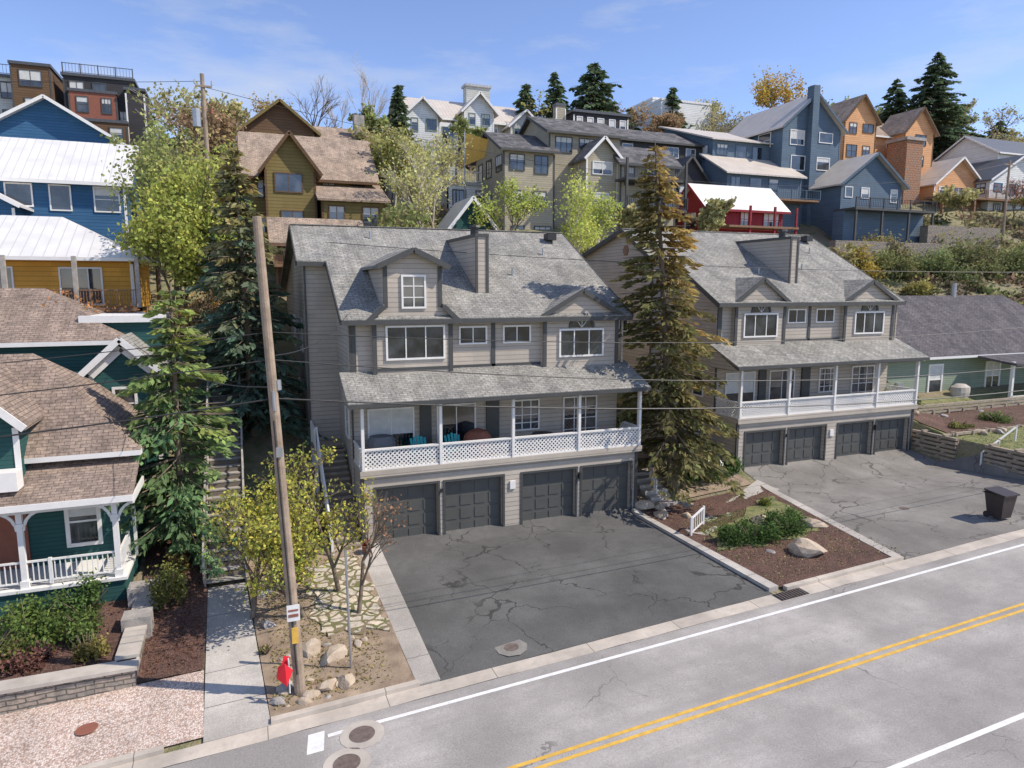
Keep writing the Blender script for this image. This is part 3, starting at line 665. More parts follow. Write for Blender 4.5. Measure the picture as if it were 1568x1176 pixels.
b.box(-4.13,-4.03,26.95,27.05,.8,4.6,W)
b.box(-4.1,-4.06,29,30,1.6,3.2,'glass');b.box(-4.1,-4.03,28.9,29,1.5,3.3,W);b.box(-4.1,-4.03,30,30.1,1.5,3.3,W)
b.vol(-9.6,-7.0,25.6,30,4.2,6.3,7.6,G,R,'y',.35,W);b.win('f',25.6,-8.9,-7.7,4.7,5.9,2,1,W,.1)
b.box(-9.6,-6.9,24.9,25.55,4.1,4.7,W)
b.vol(-15,-5.2,33.6,40,-.5,8.2,10.4,G,R,'h',.5,W)
b.vol(-5.9,-3.6,31.6,35,1,7.2,8.3,G,'shingle_grey','y',.4,W);b.beam((-5.9,31.5,6.9),(-4.75,31.5,8.0),.06,.3,W);b.beam((-3.6,31.5,6.9),(-4.75,31.5,8.0),.06,.3,W)
b.win('f',31.6,-5.2,-4.3,5.0,6.4,1,2,W,.1)
b.box(-6.5,-3.6,34.5,38,1,8.9,G);b.box(-6.7,-3.4,34.3,38.2,8.9,9.2,W)
b.done()
# ------------------------------------------------------------------ hillside houses
b=B('orange_house',(-10,46,8));b.vol(-16,-5.6,42.5,50,5,12.0,14.4,'siding_yellow','metal_white','h',.7,'trim_white')
b.box(-16,-5,40.5,42.5,9.2,9.4,'wood_brown');b.rail((-16,40.6,9.4),(-5.1,40.6,9.4),.9,'wood_brown')
for xx in (-14,-11,-8,-5.2): b.box(xx,xx+.2,40.5,40.7,6,12,'wood_grey')
b.win('f',42.5,-13,-11,9.7,11.5,2,1,'trim_white');b.win('f',42.5,-9,-7,9.5,11.5,3,1,'trim_white');b.done()
b=B('blue_house',(-12,56,12));b.vol(-22,-7.2,54,63,9,17.6,20.6,'siding_blue','metal_white','x',.6,'trim_white',(2,6),(2,3))
b.vol(-19,-13,51.5,55,9,15.6,17.3,'siding_blue','metal_white','y',.5,'trim_white',(1,2));b.done()
b=B('blue_house',(-13,68,16));b.vol(-20,-7.6,66,74,13,21.4,25.2,'siding_blue','metal_white','y',.7,'trim_white',(1,3),(2,3));b.done()
b=B('modern_house',(-13,92,26));b.vol(-17,-10.3,90,98,24,33.2,34,'siding_black','metal_dark','f',.5,'trim_dark',(2,3),(1,2));b.vol(-16.5,-12,89.4,92,24,31.5,32,'brick_red','metal_dark','f',.3,'trim_dark',(1,2));b.vol(-16,-11,88,90,24,28.2,28.6,'siding_darkwood','metal_dark','f',.3,'trim_dark',(1,2))
b.rail((-17,90,33.5),(-10.3,90,33.5),1,'trim_dark',.3);b.vol(-11,-9.2,89,96,24,32,33,'siding_black','metal_dark','f');b.done()
b=B('modern_house',(-22,92,26));b.vol(-30,-18.8,90,98,24,32.4,34,'siding_pale','metal_dark','f',.5,'trim_dark',(2,5));b.vol(-21.5,-18,89,96,24,33.6,34,'siding_darkwood','metal_dark','f',.4,'trim_dark',(2,1));b.rail((-30,90,32.7),(-21.5,90,32.7),1,'trim_dark',.3);b.done()
b=B('shingled_house',(5,60,16));b.vol(.8,10.4,59,68,12,19.4,23.2,'siding_brown','shingle_tan','x',.6,'siding_darkwood',(2,4),(1,2))
b.vol(2.0,5.6,56.5,61,12,19.6,22.0,'siding_brown','shingle_tan','y',.5,'siding_darkwood',(2,1));b.vol(6,10.8,55.5,60,12,17.2,19,'siding_brown','shingle_tan','s',.4,'siding_darkwood',(1,2))
b.vol(1.0,7,70,78,20,25.2,27.6,'siding_darkwood','shingle_brown','y',.6,'siding_brown',(1,2));b.vol(6,12.4,70,78,20,24.4,26.4,'siding_darkwood','shingle_tan','x',.5,'siding_brown',(1,3))
b.box(11,12,71,72,24,27.3,'rock_grey');b.done()
b=B('timber_cabin',(4,49,10));b.vol(2.2,8,50,54,8,13.6,15.2,'siding_darkwood','shingle_tan','x',.4,'wood_brown',(2,3));b.rail((2,48.8,12),(8,48.8,12),.9,'wood_brown');b.box(2,8,48.7,50,11.8,12,'wood_brown');b.done()
b=B('modern_house',(18,70,18));b.vol(14,20.5,68,76,15,24.2,24,'siding_pale','metal_grey','f',.4,'trim_dark',(2,3),(1,2));b.vol(19,26,66,74,15,20.4,21,'siding_white','metal_grey','f',.4,'trim_dark',(1,3))
b.vol(16,19,66,69,15,21.6,22,'siding_tan','metal_grey','f',.3,'trim_dark',(2,1));b.rail((19,66,20.7),(26,66,20.7),1,'trim_white',.25);b.done()
b=B('shade_sail',(22,64,23));b.poly([(20.3,64.5,25.0),(25.0,64,24.0),(20.6,66.5,22.2)],'sail_yellow');b.poly([(20.3,64.52,25.0),(20.6,66.52,22.2),(25.0,64.02,24.0)],'sail_yellow')
b.tube((20.3,64.5,16),(20.3,64.5,25.1),.06,.06,'galv');b.tube((25.0,64,16),(25.0,64,24.1),.06,.06,'galv');b.done()
b=B('metal_roof_shed',(16,52,12));b.vol(15.2,18.6,52,56,10,15.2,17.3,'siding_teal','metal_white','y',.5,'trim_white',(1,2));b.done()
b=B('hilltop_house',(28,90,28));b.vol(20.5,36.5,90,99,25,32.6,35.6,'siding_pale','metal_tan','x',.8,'trim_white',(2,6),(2,2))
for (a,c,zz,pk) in ((20,24,32.0,33.9),(27.6,31.5,33.2,35.2),(34,38,31.8,33.6)): b.vol(a,c,87.5,92,25,zz,pk,'siding_white' if a<30 else 'siding_pale','metal_tan','y',.6,'trim_white',(2,2),(1,1),wfr='siding_sage')
b.box(29.6,33,93,94.5,33,37.6,'siding_pale');b.box(29.4,33.2,92.8,94.7,37.6,37.9,'metal_grey');b.box(30,37.5,86,87.5,28.6,28.8,'brick_red');b.rail((30,86,28.8),(37.5,86,28.8),1,'trim_dark',.3);b.box(24.5,27,88.5,90,25,31.5,'trim_white')
b.win('f',88.5,24.8,26.7,28,31,2,2,'siding_sage');b.done()
b=B('tan_house',(27,60,14));b.vol(22.6,27.6,60,68,12,23.0,25.0,'siding_tan','shingle_dark','x',.5,'trim_dark',(3,2),(2,3),fh=3.2)
b.vol(27.4,35,60.6,69,12,25.0,27.0,'siding_tan','shingle_dark','x',.5,'trim_dark',(1,3));b.vol(29.8,33,57.6,61,12,22.4,24.0,'siding_tan','shingle_dark','y',.45,'trim_white',(2,1))
b.vol(33,39,57,61,12,22.0,23.6,'siding_tan','shingle_dark','x',.45,'trim_dark',(2,3));b.box(32.4,39,55,57.6,17.4,17.65,'trim_dark');b.rail((32.4,55,17.65),(39,55,17.65),1,'metal_black',.2);b.rail((32.4,55.2,20.3),(39,55.2,20.3),1,'metal_black',.2);b.box(32.4,39,55.2,57,20.1,20.3,'trim_dark')
for xx in (32.5,35.7,38.8): b.box(xx,xx+.2,55.1,55.3,12,22,'trim_dark')
b.done()
b=B('black_house',(44,68,18));b.vol(36,50,68,77,15,26.6,28.6,'siding_black','shingle_dark','x',.4,'trim_dark',(2,5),(2,2),wfr='blind');b.vol(38.5,46,78,84,20,31.6,32,'siding_black','metal_dark','f',.6,'trim_white',(1,5))
b.vol(40,44,64.5,69,15,21.5,24.4,'siding_black','metal_dark','y',.4,'trim_dark',(1,1));b.vol(44,48.6,65,69,15,22.0,24.6,'siding_black','metal_dark','y',.4,'trim_dark',(1,1))
b.box(38,50,62.5,65,19,19.2,'trim_dark');b.rail((38,62.5,19.2),(50,62.5,19.2),1,'metal_black',.2);b.vol(36.6,37.8,79,80,24,32.4,33,'siding_tan','metal_dark','f',.2);b.done()
b=B('red_cabin',(47,57,14));b.vol(42.4,51.6,56.5,61.5,12,18.4,20.6,'siding_red','metal_white','x',.6,'siding_red',(1,3),(1,1))
b.box(43.5,52,54.5,56.4,16.2,16.4,'wood_brown')
for xx in (46,49,51.7): b.box(xx,xx+.18,54.6,54.8,13,18.3,'siding_red')
b.done()
b=B('slate_blue_house',(60,65,18));b.vol(50,60,66,76,15,27.0,30.2,'siding_slate','metal_tan','s',.5,'siding_slate',(2,4),(2,3));b.vol(58,66.5,64,75,15,28.8,32.4,'siding_slate','metal_tan','y',.6,'siding_slate',(3,2),(1,2),wfr='trim_white')
b.vol(49,59,62,66,15,22.8,25,'siding_slate','metal_tan','s',.5,'siding_slate',(1,4));b.vol(62,71,59,64,14,22.0,25.2,'siding_slate','metal_tan','y',.6,'siding_slate',(1,4),wfr='trim_white')
b.box(61,73,56,59,18.7,18.95,'trim_dark');b.rail((61,56,18.95),(73,56,18.95),1,'metal_black',.25);b.box(61,73,57.5,59,15,18.7,'siding_slate')
b.box(50,60,60,62,19.8,20,'wood_brown');b.rail((50,60,20),(60,60,20),1,'siding_slate',.3);b.box(61.4,62.3,63.2,64.2,15,33.2,'siding_slate')
for xx in (61.2,65,69,72.7): b.box(xx,xx+.2,56.1,56.3,13,18.7,'trim_dark')
b.done()
b=B('orange_house',(84,74,22));b.vol(74,92,74,84,18,31.6,34.6,'siding_orange','shingle_tan','x',.6,'trim_white',(3,5),(3,3));b.vol(75,80.5,71.5,76,18,32.6,35.6,'siding_orange','shingle_tan','y',.5,'siding_darkwood',(3,2));b.vol(86,91.5,71.5,76,18,32.0,35.0,'siding_orange','shingle_tan','y',.5,'siding_darkwood',(3,1))
b.vol(88,97,68,74,18,24.6,28,'siding_orange','metal_tan','y',.6,'trim_white',(1,3));b.box(83.5,86.5,69,72,18,30.0,'stone_chimney');b.box(83.2,86.8,68.8,72.2,30.0,30.4,'rock_grey')
b.box(86,104,65,68,22.2,22.5,'wood_brown');b.rail((86,65,22.5),(104,65,22.5),1,'wood_brown',.25);b.box(88,103,67,70,18,22.2,'stone_chimney')
for xx in (86,92,98,103.7): b.box(xx,xx+.3,65.1,65.4,16,22.2,'wood_brown')
b.done()
b=B('white_house',(100,70,20));b.vol(96,108,66,74,16,25.2,28.6,'siding_white','metal_dark','y',.5,'trim_white',(2,4),(1,3),wfr='siding_blue');b.vol(103,116,70,80,18,30,33.0,'siding_white','metal_dark','x',.5,'trim_white',(2,4));b.done()
b=B('wrapped_building',(62,95,30));b.vol(60,69,92,99,27,38.4,39.5,'siding_white','metal_white','f',.2,'trim_white');b.vol(61,70,96,104,27,39.6,40,'siding_white','metal_white','f',.2);b.done()
b=B('modern_house',(150,118,36));b.vol(135,153,118,128,34,46.5,48.5,'siding_darkwood','metal_dark','x',.6,'trim_white',(1,6));b.vol(156,168,118,128,34,46,47,'siding_pale','metal_dark','f');b.done()
b=B('rock_retaining_wall',(65,54,15));b.box(56,76,53.6,54.4,11,15.2,'stone_wall');b.box(72,84,56,57,13,17.4,'stone_wall');b.done()
b=B('sage_cottage',(50,38,2));b.vol(42.0,66,35,45,0,5.5,9.8,'siding_sage','shingle_purple','h',.6,'trim_white')
b.win('f',35,46.2,47.7,2.6,4.9,1,2,'trim_white',.15,.5);b.win('f',35,52.3,54,2.6,4.9,2,2,'trim_white',.15,.5);b.win('l',42,38,39.2,2.6,4.8,1,2,'trim_white',.13)
b.box(51.0,60,32,34.9,1.4,1.7,'concrete');b.rail((51,32,1.7),(58,32,1.7),1,'trim_white',.15);b.box(50.8,51,32,32.2,1.4,5.2,'trim_white');b.slab([(50.5,31.6,5.1),(60,31.6,5.1),(60,35,5.5),(50.5,35,5.5)],.15,'shingle_purple')
b.box(43,43.6,34.8,35,3.2,3.7,'galv');b.tube((55,40,9),(55,40,10.8),.2,.2,'galv');b.done()
lump('propane_tank',48.2,33.9,2.2,[(.5,0),(.75,.25),(.8,.7),(.75,1.1),(.4,1.3)],'concrete',sy=.7)
# ------------------------------------------------------------------ walls and stairs
b=B('stone_retaining_wall',(-10,20.5,-.5))
b.box(-30,-3.35,20.3,20.7,-2,-.1,'stone_wall');b.box(-30,-3.28,20.22,20.78,-.1,.0,'concrete');b.box(-3.85,-3.36,20.7,25,-2,-.0,'stone_wall');b.box(-3.9,-3.3,20.78,25,.0,.1,'concrete')
b.box(-4.0,-3.2,22.6,23.3,-.5,.35,'rock_grey');b.box(-4.05,-3.2,24.3,25,-.5,.6,'rock_grey');b.done()
b=B('crib_retaining_wall',(36.6,24,1))
for lv in range(7):
    z=.55+lv*.24
    b.box(36.42,36.6,19.5,24.0,z,z+.14,'wood_timber');b.box(36.42,36.6,25.6,29.5,z,z+.14,'wood_timber')
    for k in range(8):
        yy=19.7+k*1.3+(lv%2)*.3
        if 23.8<yy<25.6: continue
        b.box(36.34,36.9,yy,yy+.16,z+.14,z+.24,'wood_timber')
b.box(36.62,36.7,19.5,24,.3,2.1,'soil');b.box(36.62,36.7,25.6,29.5,.3,2.1,'soil')
for (yy,zz) in ((26.2,2.0),(30.8,2.2)):
    for lv in range(4 if zz>2.1 else 2): b.box(37,52,yy,yy+.16,zz-.1+lv*.22,zz+.04+lv*.22,'wood_timber')
    for k in range(11): b.box(37.2+k*1.4,37.35+k*1.4,yy-.06,yy+.3,zz-.2,zz+.3,'wood_timber')
b.done()
b=B('concrete_steps',(37,24.8,.6))
for i in range(8): b.box(36.3+i*.34,37.6+i*.34,24.1,25.5,.3,.7+i*.17,'concrete')
b.rail((36.4,24.1,.75),(39,24.1,2.0),.9,'trim_white',1,.07);b.done()
b=B('wooden_stairs',(-1,27,1))
for i in range(34):
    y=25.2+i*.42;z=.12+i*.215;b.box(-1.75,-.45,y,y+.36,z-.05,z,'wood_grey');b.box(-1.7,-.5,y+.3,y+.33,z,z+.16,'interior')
b.beam((-1.78,25.2,0),(-1.78,39.3,7.2),.06,.35,'wood_grey');b.beam((-.42,25.2,0),(-.42,39.3,7.2),.06,.35,'wood_grey')
b.rail((-1.8,25.2,.1),(-1.8,39.3,7.3),.9,'wood_grey',30,.08,True);b.rail((-.4,25.2,.1),(-.4,39.3,7.3),.9,'wood_grey',30,.08,True);b.done()
b=B('handrail',(17,23,0))
for (p,q) in (((17.0,22.9,.1),(17.9,23.3,.35)),((18.2,27.4,.4),(18.6,28.6,.9))): b.rail(p,q,.75,'trim_white',.16,.08)
b.done()
b=B('entry_steps',(18.5,27,0))
for i in range(7): b.box(17.6,18.9,25.9+i*.5,26.5+i*.5,-.2,.15+i*.17,'concrete')
b.done()
# ------------------------------------------------------------------ utility poles and wires
b=B('utility_pole',(.9,18.3,-.5))
P=lambda t:Vector((.9-.5*t,18.3,-.6+12.75*t))
for i in range(10): b.tube(P(i/10),P((i+1)/10),.155-.005*i,.155-.005*(i+1),'pole_wood',12)
b.tube(P(.62)+Vector((0,-.15,0)),P(.66)+Vector((0,-.15,0)),.05,.04,'galv');b.tube(P(.66)+Vector((.13,0,0)),P(.68)+Vector((.13,0,0)),.09,.09,'galv')
b.tube(P(.05)+Vector((-.05,-.16,0)),P(.6)+Vector((-.05,-.14,0)),.022,.022,'metal_black');b.box(.57,.73,18.08,18.16,6.1,6.35,'galv')
b.box(.64,.97,18.09,18.11,1.6,2.05,'white_paint');b.box(.68,.93,18.08,18.089,1.88,1.93,'brick_red');b.box(.68,.93,18.08,18.089,1.72,1.8,'brick_red')
b.box(.74,.91,18.11,18.13,.95,1.4,'yellow_paint');b.done()
b=B('utility_pole',(-1.5,45,8));b.tube((-1.5,45,7),(-1.6,45,22.6),.17,.12,'pole_wood',10);b.beam((-2,44.9,21.9),(-1.1,44.9,21.9),.1,.1,'pole_wood');b.tube((-2.0,44.8,19.6),(-2.0,44.8,20.6),.22,.22,'galv',12)
b.tube((-1.2,44.85,20.4),(-1.2,44.85,20.7),.08,.08,'brick_red');b.tube((-2,44.9,22),(-2,44.9,22.25),.06,.04,'galv');b.tube((-1.1,44.9,22),(-1.1,44.9,22.25),.06,.04,'galv');b.done()
b=B('utility_pole',(95,62,16));b.tube((86,57,14),(86,57,25.5),.16,.12,'pole_wood');b.beam((85,57,25),(87,57,25),.12,.12,'pole_wood');b.done()
def wire(p0,p1,sag,r=.014,n=24):
    b=B('overhead_wire',p0);p0=Vector(p0);p1=Vector(p1);prev=p0
    for i in range(1,n+1):
        t=i/n;q=p0.lerp(p1,t)-Vector((0,0,4*sag*t*(1-t)));b.tube(prev,q,r,r,'metal_black',4);prev=q
    b.done()
wire((.55,18.3,8.6),(62,19,10.5),2.4);wire((.6,18.3,7.6),(62,19,8.9),2.1,.02);wire((-35,18.5,9.0),(.55,18.3,8.6),1.2);wire((-35,19.5,8.2),(.6,18.3,7.6),1.2,.02)
wire((.55,18.3,8.7),(4,28.7,9.4),.4);wire((3.6,33,12.5),(62,19,12.0),1.0,.014);wire((.6,18.3,7.9),(-4.2,31,8.2),.5)
wire((.55,18.3,9.3),(62,19,12.2),1.9,.011);wire((-35,18.5,9.8),(.55,18.3,9.3),1.2,.011)
wire((-1.6,45,22.2),(-60,60,25),1.5);wire((-1.6,45,21.9),(86,57,25.2),4);wire((86,57,25.2),(160,70,40),2);wire((-1.6,45,20.5),(0.5,59,20),.5)
b=B('street_sign',(2.4,18.8,-.4));b.tube((2.35,18.8,-.6),(2.3,18.8,3.1),.035,.035,'galv',8);b.box(2.27,2.33,18.72,18.76,2.5,3.1,'galv');b.done()
b=B('pedestrian_flag_holder',(.55,18.0,-.3));b.tube((.62,18.05,-.4),(.62,18.05,.6),.02,.02,'trim_white',6)
b.poly([(.35,18.0,.45),(.52,17.9,.55),(.72,17.95,.3),(.55,17.9,-.12),(.3,18.0,.12)],'red_cloth');b.poly([(.4,18.06,.2),(.56,17.97,.35),(.66,18.1,.62),(.5,18.12,.66)],'red_cloth');b.poly([(.3,18.0,.12),(.55,17.9,-.12),(.45,18.15,.1)],'red_cloth');b.done()
for (x,y,mt) in ((2.2,15.95,1),(1.7,15.05,1),(7.0,18.0,0),(27.2,21.2,0)):
    z=T(x,y) if y>17.3 else road(x)
    b=B('manhole_cover',(x,y,z));b.disc((x,y,z+.02 if y>17 else z+.006),.55 if mt else .5,'concrete' if mt else 'patch_old',n=20 if mt else 9);b.disc((x,y,z+.028 if y>17 else z+.012),.32 if mt else .22,'iron');b.done()
b=B('storm_drain_grate',(16.8,17.0,.1));
for i in range(9): b.beam((16.3+i*.12,16.8,road(16.3+i*.12)+.02),(16.3+i*.12,17.25,road(16.3+i*.12)+.02),.04,.03,'iron')
b.poly([(16.2,16.78,road(16.2)+.012),(17.4,16.78,road(17.4)+.012),(17.4,17.28,road(17.4)+.012),(16.2,17.28,road(16.2)+.012)],'metal_black');b.done()
b=B('utility_cover',(-4,18.9,-.9));b.disc((-4.3,18.9,T(-4.3,18.9)+.05),.26,'brick_red');b.done()
# trash bin
x,y=29.4,18.5;z=T(x,y)+.02;b=B('trash_bin',(x,y,z),(x,y,z))
def fr(z,wx,wy,yo=0): return [(-wx,-wy+yo,z),(wx,-wy+yo,z),(wx,wy+yo,z),(-wx,wy+yo,z)]
r=[fr(.1,.3,.3),fr(1.05,.42,.4),fr(1.12,.45,.43)]
for a,c in zip(r,r[1:]):
    for k in range(4): b.poly([a[k],a[(k+1)%4],c[(k+1)%4],c[k]],'bin_plastic')
b.slab([(-.46,-.48,1.15),(.46,-.48,1.15),(.46,.42,1.26),(-.46,.42,1.26)],.06,'bin_plastic');b.poly(fr(.1,.3,.3),'bin_plastic')
for sx in (-.33,.29): b.tube((sx,.32,.14),(sx+.05,.32,.14),.14,.14,'metal_black',12)
b.tube((-.4,.5,1.1),(.4,.5,1.1),.025,.025,'bin_plastic');b.done()
def boulder(x,y,r,seed,flat=.6,mat='rock',dz=0):
    import bmesh
    bm=bmesh.new();bmesh.ops.create_icosphere(bm,subdivisions=2,radius=1);rr=random.Random(seed)
    pl=[(Vector((rr.uniform(-1,1),rr.uniform(-1,1),rr.uniform(-.6,1))).normalized(),rr.uniform(.5,.8)) for _ in range(10)]
    for v in bm.verts:
        for n_,d in pl:
            k=v.co.dot(n_)
            if k>d: v.co-=n_*(k-d)
        v.co*=rr.uniform(.96,1.04);v.co.x*=r*1.3;v.co.y*=r*.9;v.co.z*=r*flat
    me=bpy.data.meshes.new('boulder');bm.to_mesh(me);bm.free();me.materials.append(MATS[mat])
    o=bpy.data.objects.new('boulder',me);COL.objects.link(o);o.location=(x,y,T(x,y)+r*flat*.45+dz);o.rotation_euler=(0,0,rr.uniform(0,3))
BL=[(1.9,19.5,.45,'rock'),(1.3,20.1,.42,'rock'),(1.6,18.2,.3,'rock'),(2.1,18.2,.33,'rock'),(1.2,18.0,.25,'rock'),(.5,18.6,.25,'rock_grey'),(.3,18.1,.22,'rock_grey'),(1.0,17.8,.2,'rock'),(2.7,19.9,.2,'rock'),
    (19.8,19.3,.66,'rock'),(22.0,21.2,.45,'rock'),(20.4,22.6,.5,'rock'),(21.9,22.0,.25,'rock'),(18.6,20.0,.18,'rock_grey'),
    (17.3,25.5,.45,'rock'),(17.0,26.6,.5,'rock'),(18.2,24.9,.3,'rock'),(17.6,26.3,.4,'rock'),(19.0,26.0,.35,'rock_grey'),(2.9,26.4,.3,'rock'),(.2,22,.25,'rock_grey'),(.1,24,.3,'rock_grey'),(42,17.9,.5,'rock')]
rr=random.Random(8)
for _ in range(16): BL.append((rr.uniform(.2,3.6),rr.uniform(17.7,20.5),rr.uniform(.06,.16),rr.choice(('rock','rock_grey'))))
for _ in range(12): BL.append((rr.uniform(37,48),rr.choice((26.0,30.4))+rr.uniform(-.3,.3),rr.uniform(.15,.35),rr.choice(('rock','rock_grey'))))
for i,(x,y,r,m) in enumerate(BL): boulder(x,y,r,i+11,.68,m)
lump('flower_pot',4.0,26.0,.08,[(.14,0),(.2,.3),(.22,.32)],'brick_red')
shrub(4.0,26.0,.22,.25,(.3,.04,.03),99,120,.07,.4,'flower')
# ------------------------------------------------------------------ trees
conifer(19.4,27.6,16.6,3.7,(.115,.11,.045),1,(.25,.175,.06),(-1.5,.3),None,1.35,power=.7,low=.1,gap=.28,leaf=.27,c2side=.4,dead=.06)
conifer(-2.7,28.2,10.6,3.1,(.095,.155,.07),2,(.24,.26,.06),(0.2,0),0,1.6,power=.75,low=.1,leaf=.26)
conifer(0.2,35.2,13.8,3.4,(.075,.115,.08),3,(.24,.19,.07),(-.3,0),None,1.2,power=.8,leaf=.31)
conifer(-.9,40.5,9.5,2.6,(.06,.09,.055),4,None,(0,0),None,.9)
decid(1.2,22.8,5.2,2.4,(.38,.35,.07),5,3.2,None,'flowering_shrub_tree','bark',.10,.12,(.22,.25,.06),4,4,.9,4)
decid(3.0,21.6,4.4,1.6,(.30,.16,.09),6,.5,None,'young_tree','bark',.08,.35,None,4,3,.8)
decid(-3.2,42,10.6,3.0,(.30,.32,.08),7,8,None,bark='bark',leaf=.17,kids=5)
decid(-1.6,46,11,3.0,(.26,.28,.08),8,8,None,leaf=.18);decid(-5,49,11,3.0,(.24,.26,.09),61,6,None,leaf=.18)
decid(-8,38.3,5.5,3.0,(.30,.14,.05),9,2.0,None,name='budding_tree',leaf=.12,kids=4,spread=.9)
decid(-3.4,37,6.5,2.2,(.30,.17,.05),10,2.5,None,name='budding_tree',leaf=.12)
decid(13.6,53,10.6,3.7,(.38,.37,.15),11,5,None,leaf=.17,bark='bark_pale');decid(15.4,58,9,2.6,(.36,.34,.15),31,4,None,leaf=.17,bark='bark_pale')
decid(19.6,50.5,8.0,2.8,(.31,.35,.09),12,6,None,leaf=.16);decid(22.3,47,9.2,2.9,(.38,.42,.10),13,6,None,leaf=.15,bark='bark_pale',name='aspen_tree')
decid(26,49,7,2.0,(.34,.38,.10),33,5,None,leaf=.16,bark='bark_pale',name='aspen_tree')
decid(14.8,88,12.5,3.0,(.3,.25,.18),14,0,None,'bare_tree','bark_pale',kids=4,spread=.5,tr=.13);decid(8.2,80,10,3.2,(.3,.2,.1),15,.0,None,'bare_tree','bark',tr=.16);decid(4,84,8,4,(.35,.26,.08),34,2,None,leaf=.22)
decid(12,86,10,2.8,(.3,.25,.18),16,0,None,'bare_tree','bark_pale',kids=4,spread=.5,tr=.12)
decid(77,86,14,5.2,(.42,.28,.06),17,8,None,'budding_tree',leaf=.28,c2=(.3,.24,.06))
decid(95,62,6,3.2,(.25,.13,.10),18,2,None,'bare_tree',leaf=.15);decid(99,60,6,3.5,(.22,.22,.05),19,6,None,leaf=.2)
rt=random.Random(21)
pal2=[(.24,.24,.08),(.30,.27,.12),(.20,.22,.08),(.26,.18,.10),(.32,.30,.14)]
for i,(x,y,h,r) in enumerate([(-3,58,8,3),(-5.5,62,8,3),(-2.5,66,9,3.5),(-6,80,8,3.5),(-2,78,8,3.5),(1,86,7,3.5),(12.5,62,8,3),(13,70,7,3),(15,80,7,3),(11,50,6,2.5),(39.5,90,7,4),(50.5,88,8,4),(55,84,7,3.5),(70,90,8,4),(73,80,7,3),(56,51,3.5,2.5),(38.5,52,5,2.2),(31,52,5,2.4),(72,95,8,4),(97,90,9,5),(106,92,8,5),(115,88,9,5),(125,96,9,5),(110,62,6,3.5),(85,61,5,3),(120,78,8,4),(27,82,6,3),(130,90,8,5),(112,70,6,4)]):
    decid(x,y,h,r,rt.choice(pal2),400+i,rt.choice((2,5,8,10)),None,leaf=.3,depth=3,kids=5,bark=rt.choice(('bark','bark_pale')),spread=.8)
for i,(x,y,top,r) in enumerate([(38,92,38.6,3.6),(41.5,90,40.0,4.2),(46.5,88,41.2,6.5),(62,92,40.6,3.8),(64.5,94,39.4,3.6),(18.3,84,34.4,2.2),(107,84,48.5,8.5),(103,88,45,6.0),(170,116,50,5),(57,96,38,3.5),(45,95,38,4)]):
    conifer(x,y,top-T(x,y),r,(.075,.105,.055),40+i,None,(0,0),None,.75,leaf=.55,name='pine_tree' if i==2 else 'spruce_tree',gap=.12,power=.6 if i==2 else .8)
# shrubs
GR=(.095,.155,.045)
for i,(x,y,r,h,c,n,l) in enumerate([(18.8,21.3,1.2,1.15,GR,3400,.07),(20.5,21.1,1.3,1.2,GR,3600,.07),(21.3,21.9,.8,.9,GR,1600,.07),(17.9,21.9,.7,.7,GR,1300,.07),(22.0,24.2,.5,.6,(.25,.28,.06),700,.07),(21.5,27.6,1.3,1.2,GR,2200,.09),(22.9,28.2,1.0,1.0,GR,1600,.09),(20.3,28.5,1.0,.8,GR,1200,.09),
    (-6.6,23.4,1.5,1.3,(.13,.19,.05),3600,.08),(-4.9,22.8,.9,1.1,(.14,.19,.055),1900,.08),(-7.3,21.8,1.2,1.3,(.18,.19,.06),2200,.08),(-5.3,24.3,1.2,1.1,(.09,.145,.045),2000,.08),(-4.7,21.5,.7,.8,(.26,.22,.07),900,.08),(-6.0,21.6,.8,.7,(.18,.09,.07),1000,.08),(-3.0,24.3,.75,1.8,(.19,.2,.06),1500,.08),(-2.9,26.8,.7,1.2,(.22,.17,.06),700,.08),
    (43,27.8,1.4,1.0,(.14,.18,.06),1300,.1),(46,25,1.2,.9,(.13,.17,.05),1000,.1),(40,31.6,1.0,1.1,(.14,.17,.06),900,.1),(39.5,27.7,.8,.7,(.2,.2,.07),700,.1),(41,23,1.0,.8,(.2,.16,.07),800,.1),(1.0,25.5,.9,1.4,(.24,.24,.07),900,.08),(.1,20.5,.3,.4,(.2,.18,.07),150,.06),
    (17.4,29.2,.7,.7,GR,700,.09),(2.2,28,.8,2.2,(.22,.17,.09),900,.08),(1.2,31,.9,2.0,(.18,.19,.08),900,.09)]):
    shrub(x,y,r,h,c,200+i,n,l,bedz(x,y) if (x<-3.8 and y<25.2) else None)
for i,(x,y,r,h,c) in enumerate([(56.5,51,2.8,3.0,(.38,.29,.07)),(61,51,3,3.0,(.22,.23,.09)),(66,50,3.3,3.3,(.17,.20,.08)),(72,51,3.6,3.8,(.2,.21,.09)),(78,50,3.5,3.6,(.18,.20,.08)),(52,51,2.4,2.4,(.2,.2,.08)),(84,52,4,4,(.26,.24,.10)),(64,55,3,3,(.26,.23,.10)),(47,48,1.6,2.0,(.36,.22,.07)),(59.5,47,1.8,2,(.3,.27,.09))]):
    shrub(x,y,r,h,c,300+i,3200,.2)
rng=np.random.default_rng(77);Cs=[];Cc=[]
foot=[(-16,-5,40,50),(-22,-7,51,63),(-20,-7,65,74),(.5,11,55,68),(1,12.5,70,78),(14,25,65,76),(20,37,86,99),(22,39,55,69),(36,50,62,77),(42,52,54,62),(49,72,55,76),(74,104,65,84),(2,17.2,25,48.5),(21,37,26,50),(-15,-3,24,40),(41,66,31,45.5),(-30,-9,89,98)]
pal=[(.18,.17,.09),(.24,.21,.13),(.14,.155,.07),(.27,.19,.13),(.28,.26,.11),(.21,.165,.12),(.17,.19,.08),(.31,.26,.17)]
cnt=0
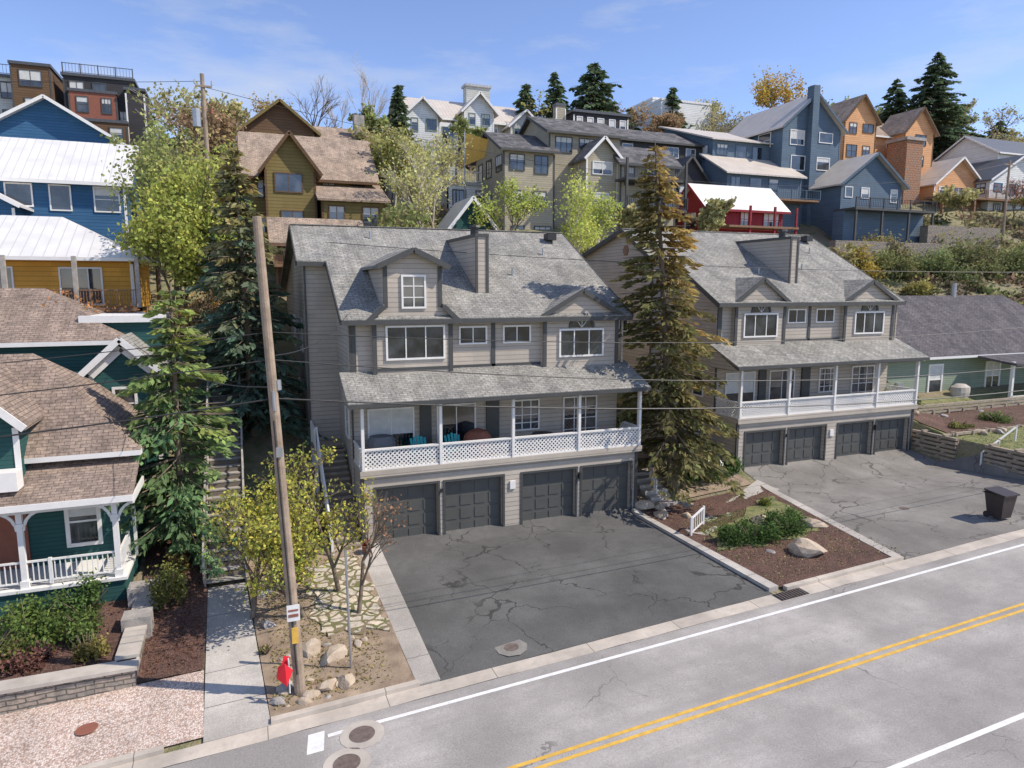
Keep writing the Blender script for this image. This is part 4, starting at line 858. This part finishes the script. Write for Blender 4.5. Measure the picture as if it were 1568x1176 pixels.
while cnt<2300:
    y=rng.uniform(33,150) if rng.random()<.8 else rng.uniform(38,75);x=rng.uniform(-.5*y,1.75*y)
    if any(a-1<x<b_+1 and c-1<y<d+1 for a,b_,c,d in foot): continue
    if x<17 and y<34: continue
    if -2.2<x<0 and y<40: continue
    r=rng.uniform(.6,1.5)*(1+.012*y);c=pal[rng.integers(0,len(pal))];n=int(60)
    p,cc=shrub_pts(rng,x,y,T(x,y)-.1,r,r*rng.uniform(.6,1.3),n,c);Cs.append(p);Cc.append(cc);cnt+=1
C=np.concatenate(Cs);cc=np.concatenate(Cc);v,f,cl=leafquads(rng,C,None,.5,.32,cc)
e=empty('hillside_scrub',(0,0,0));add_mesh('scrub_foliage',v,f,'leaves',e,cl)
Cs=[];Cc=[]
for (x0,x1,y0,y1,n,c) in ((.2,3.4,17.8,26,2500,(.22,.19,.08)),(16.9,23,17.9,26,2500,(.2,.17,.09)),(17.6,22.4,21.2,24.2,4500,(.16,.19,.06)),(37,60,18,33,9000,(.16,.19,.07)),(-3.3,-1.8,20.6,29,1200,(.12,.06,.04)),(17.4,23,26.8,32,1500,(.14,.15,.06))):
    x=rng.uniform(x0,x1,n);y=rng.uniform(y0,y1,n);z=np.array([T(a,b_)+.07 for a,b_ in zip(x,y)]);Cs.append(np.stack([x,y,z],1));Cc.append(vcol(rng,n,c,.5))
C=np.concatenate(Cs);cc=np.concatenate(Cc);v,f,cl=leafquads(rng,C,None,.11,.05,cc)
e=empty('grass_tufts',(0,0,0));add_mesh('blades',v,f,'leaves',e,cl)
# ------------------------------------------------------------------ sky, sun, camera
w=bpy.data.worlds.new('World');SC.world=w;w.use_nodes=True;nt=w.node_tree;bg=nt.nodes['Background']
sd=Vector((.88,-.475,0)).normalized();el=math.radians(47)
sun_v=Vector((sd.x*math.cos(el),sd.y*math.cos(el),math.sin(el)))
sky=nd(nt,'ShaderNodeTexSky',sky_type='NISHITA');sky.sun_disc=False;sky.sun_elevation=el;sky.sun_rotation=math.atan2(sd.x,sd.y)
sky.dust_density=.2;sky.ozone_density=3.0;sky.air_density=1.0;sky.altitude=2000
tc=nd(nt,'ShaderNodeTexCoord');mp=nd(nt,'ShaderNodeMapping');mp.inputs['Scale'].default_value=(1.3,1.3,5.5);mp.inputs['Rotation'].default_value=(.15,.25,0);mp.inputs['Location'].default_value=(.3,.1,0);lk(nt,tc.outputs['Generated'],mp.inputs[0])
n1=noise(nt,mp.outputs[0],1.8,9,.62);f_=ramp(nt,n1,.47,.72,0,.65)
skc=mix(nt,1.0,sky.outputs[0],(1.78,1.62,1.72),'MULTIPLY')
col=mix(nt,f_,skc,(5.6,5.9,6.3));lk(nt,col,bg.inputs[0]);bg.inputs[1].default_value=.13
l=bpy.data.lights.new('sun','SUN');l.energy=5.0;l.angle=math.radians(.5);l.color=(1,.91,.79)
o=bpy.data.objects.new('sun',l);COL.objects.link(o);o.rotation_euler=sun_v.to_track_quat('Z','Y').to_euler();o.location=(30,0,60)
cam=bpy.data.cameras.new('camera');co=bpy.data.objects.new('camera',cam);COL.objects.link(co)
cam.sensor_width=36;cam.lens=1045/1568*36;cam.clip_end=3000;cam.clip_start=.1
co.location=(0,0,10.4);co.rotation_euler=(math.radians(90-8),0,math.radians(-21.3));SC.camera=co
SC.view_settings.view_transform='Standard';SC.view_settings.look='None';SC.view_settings.exposure=0
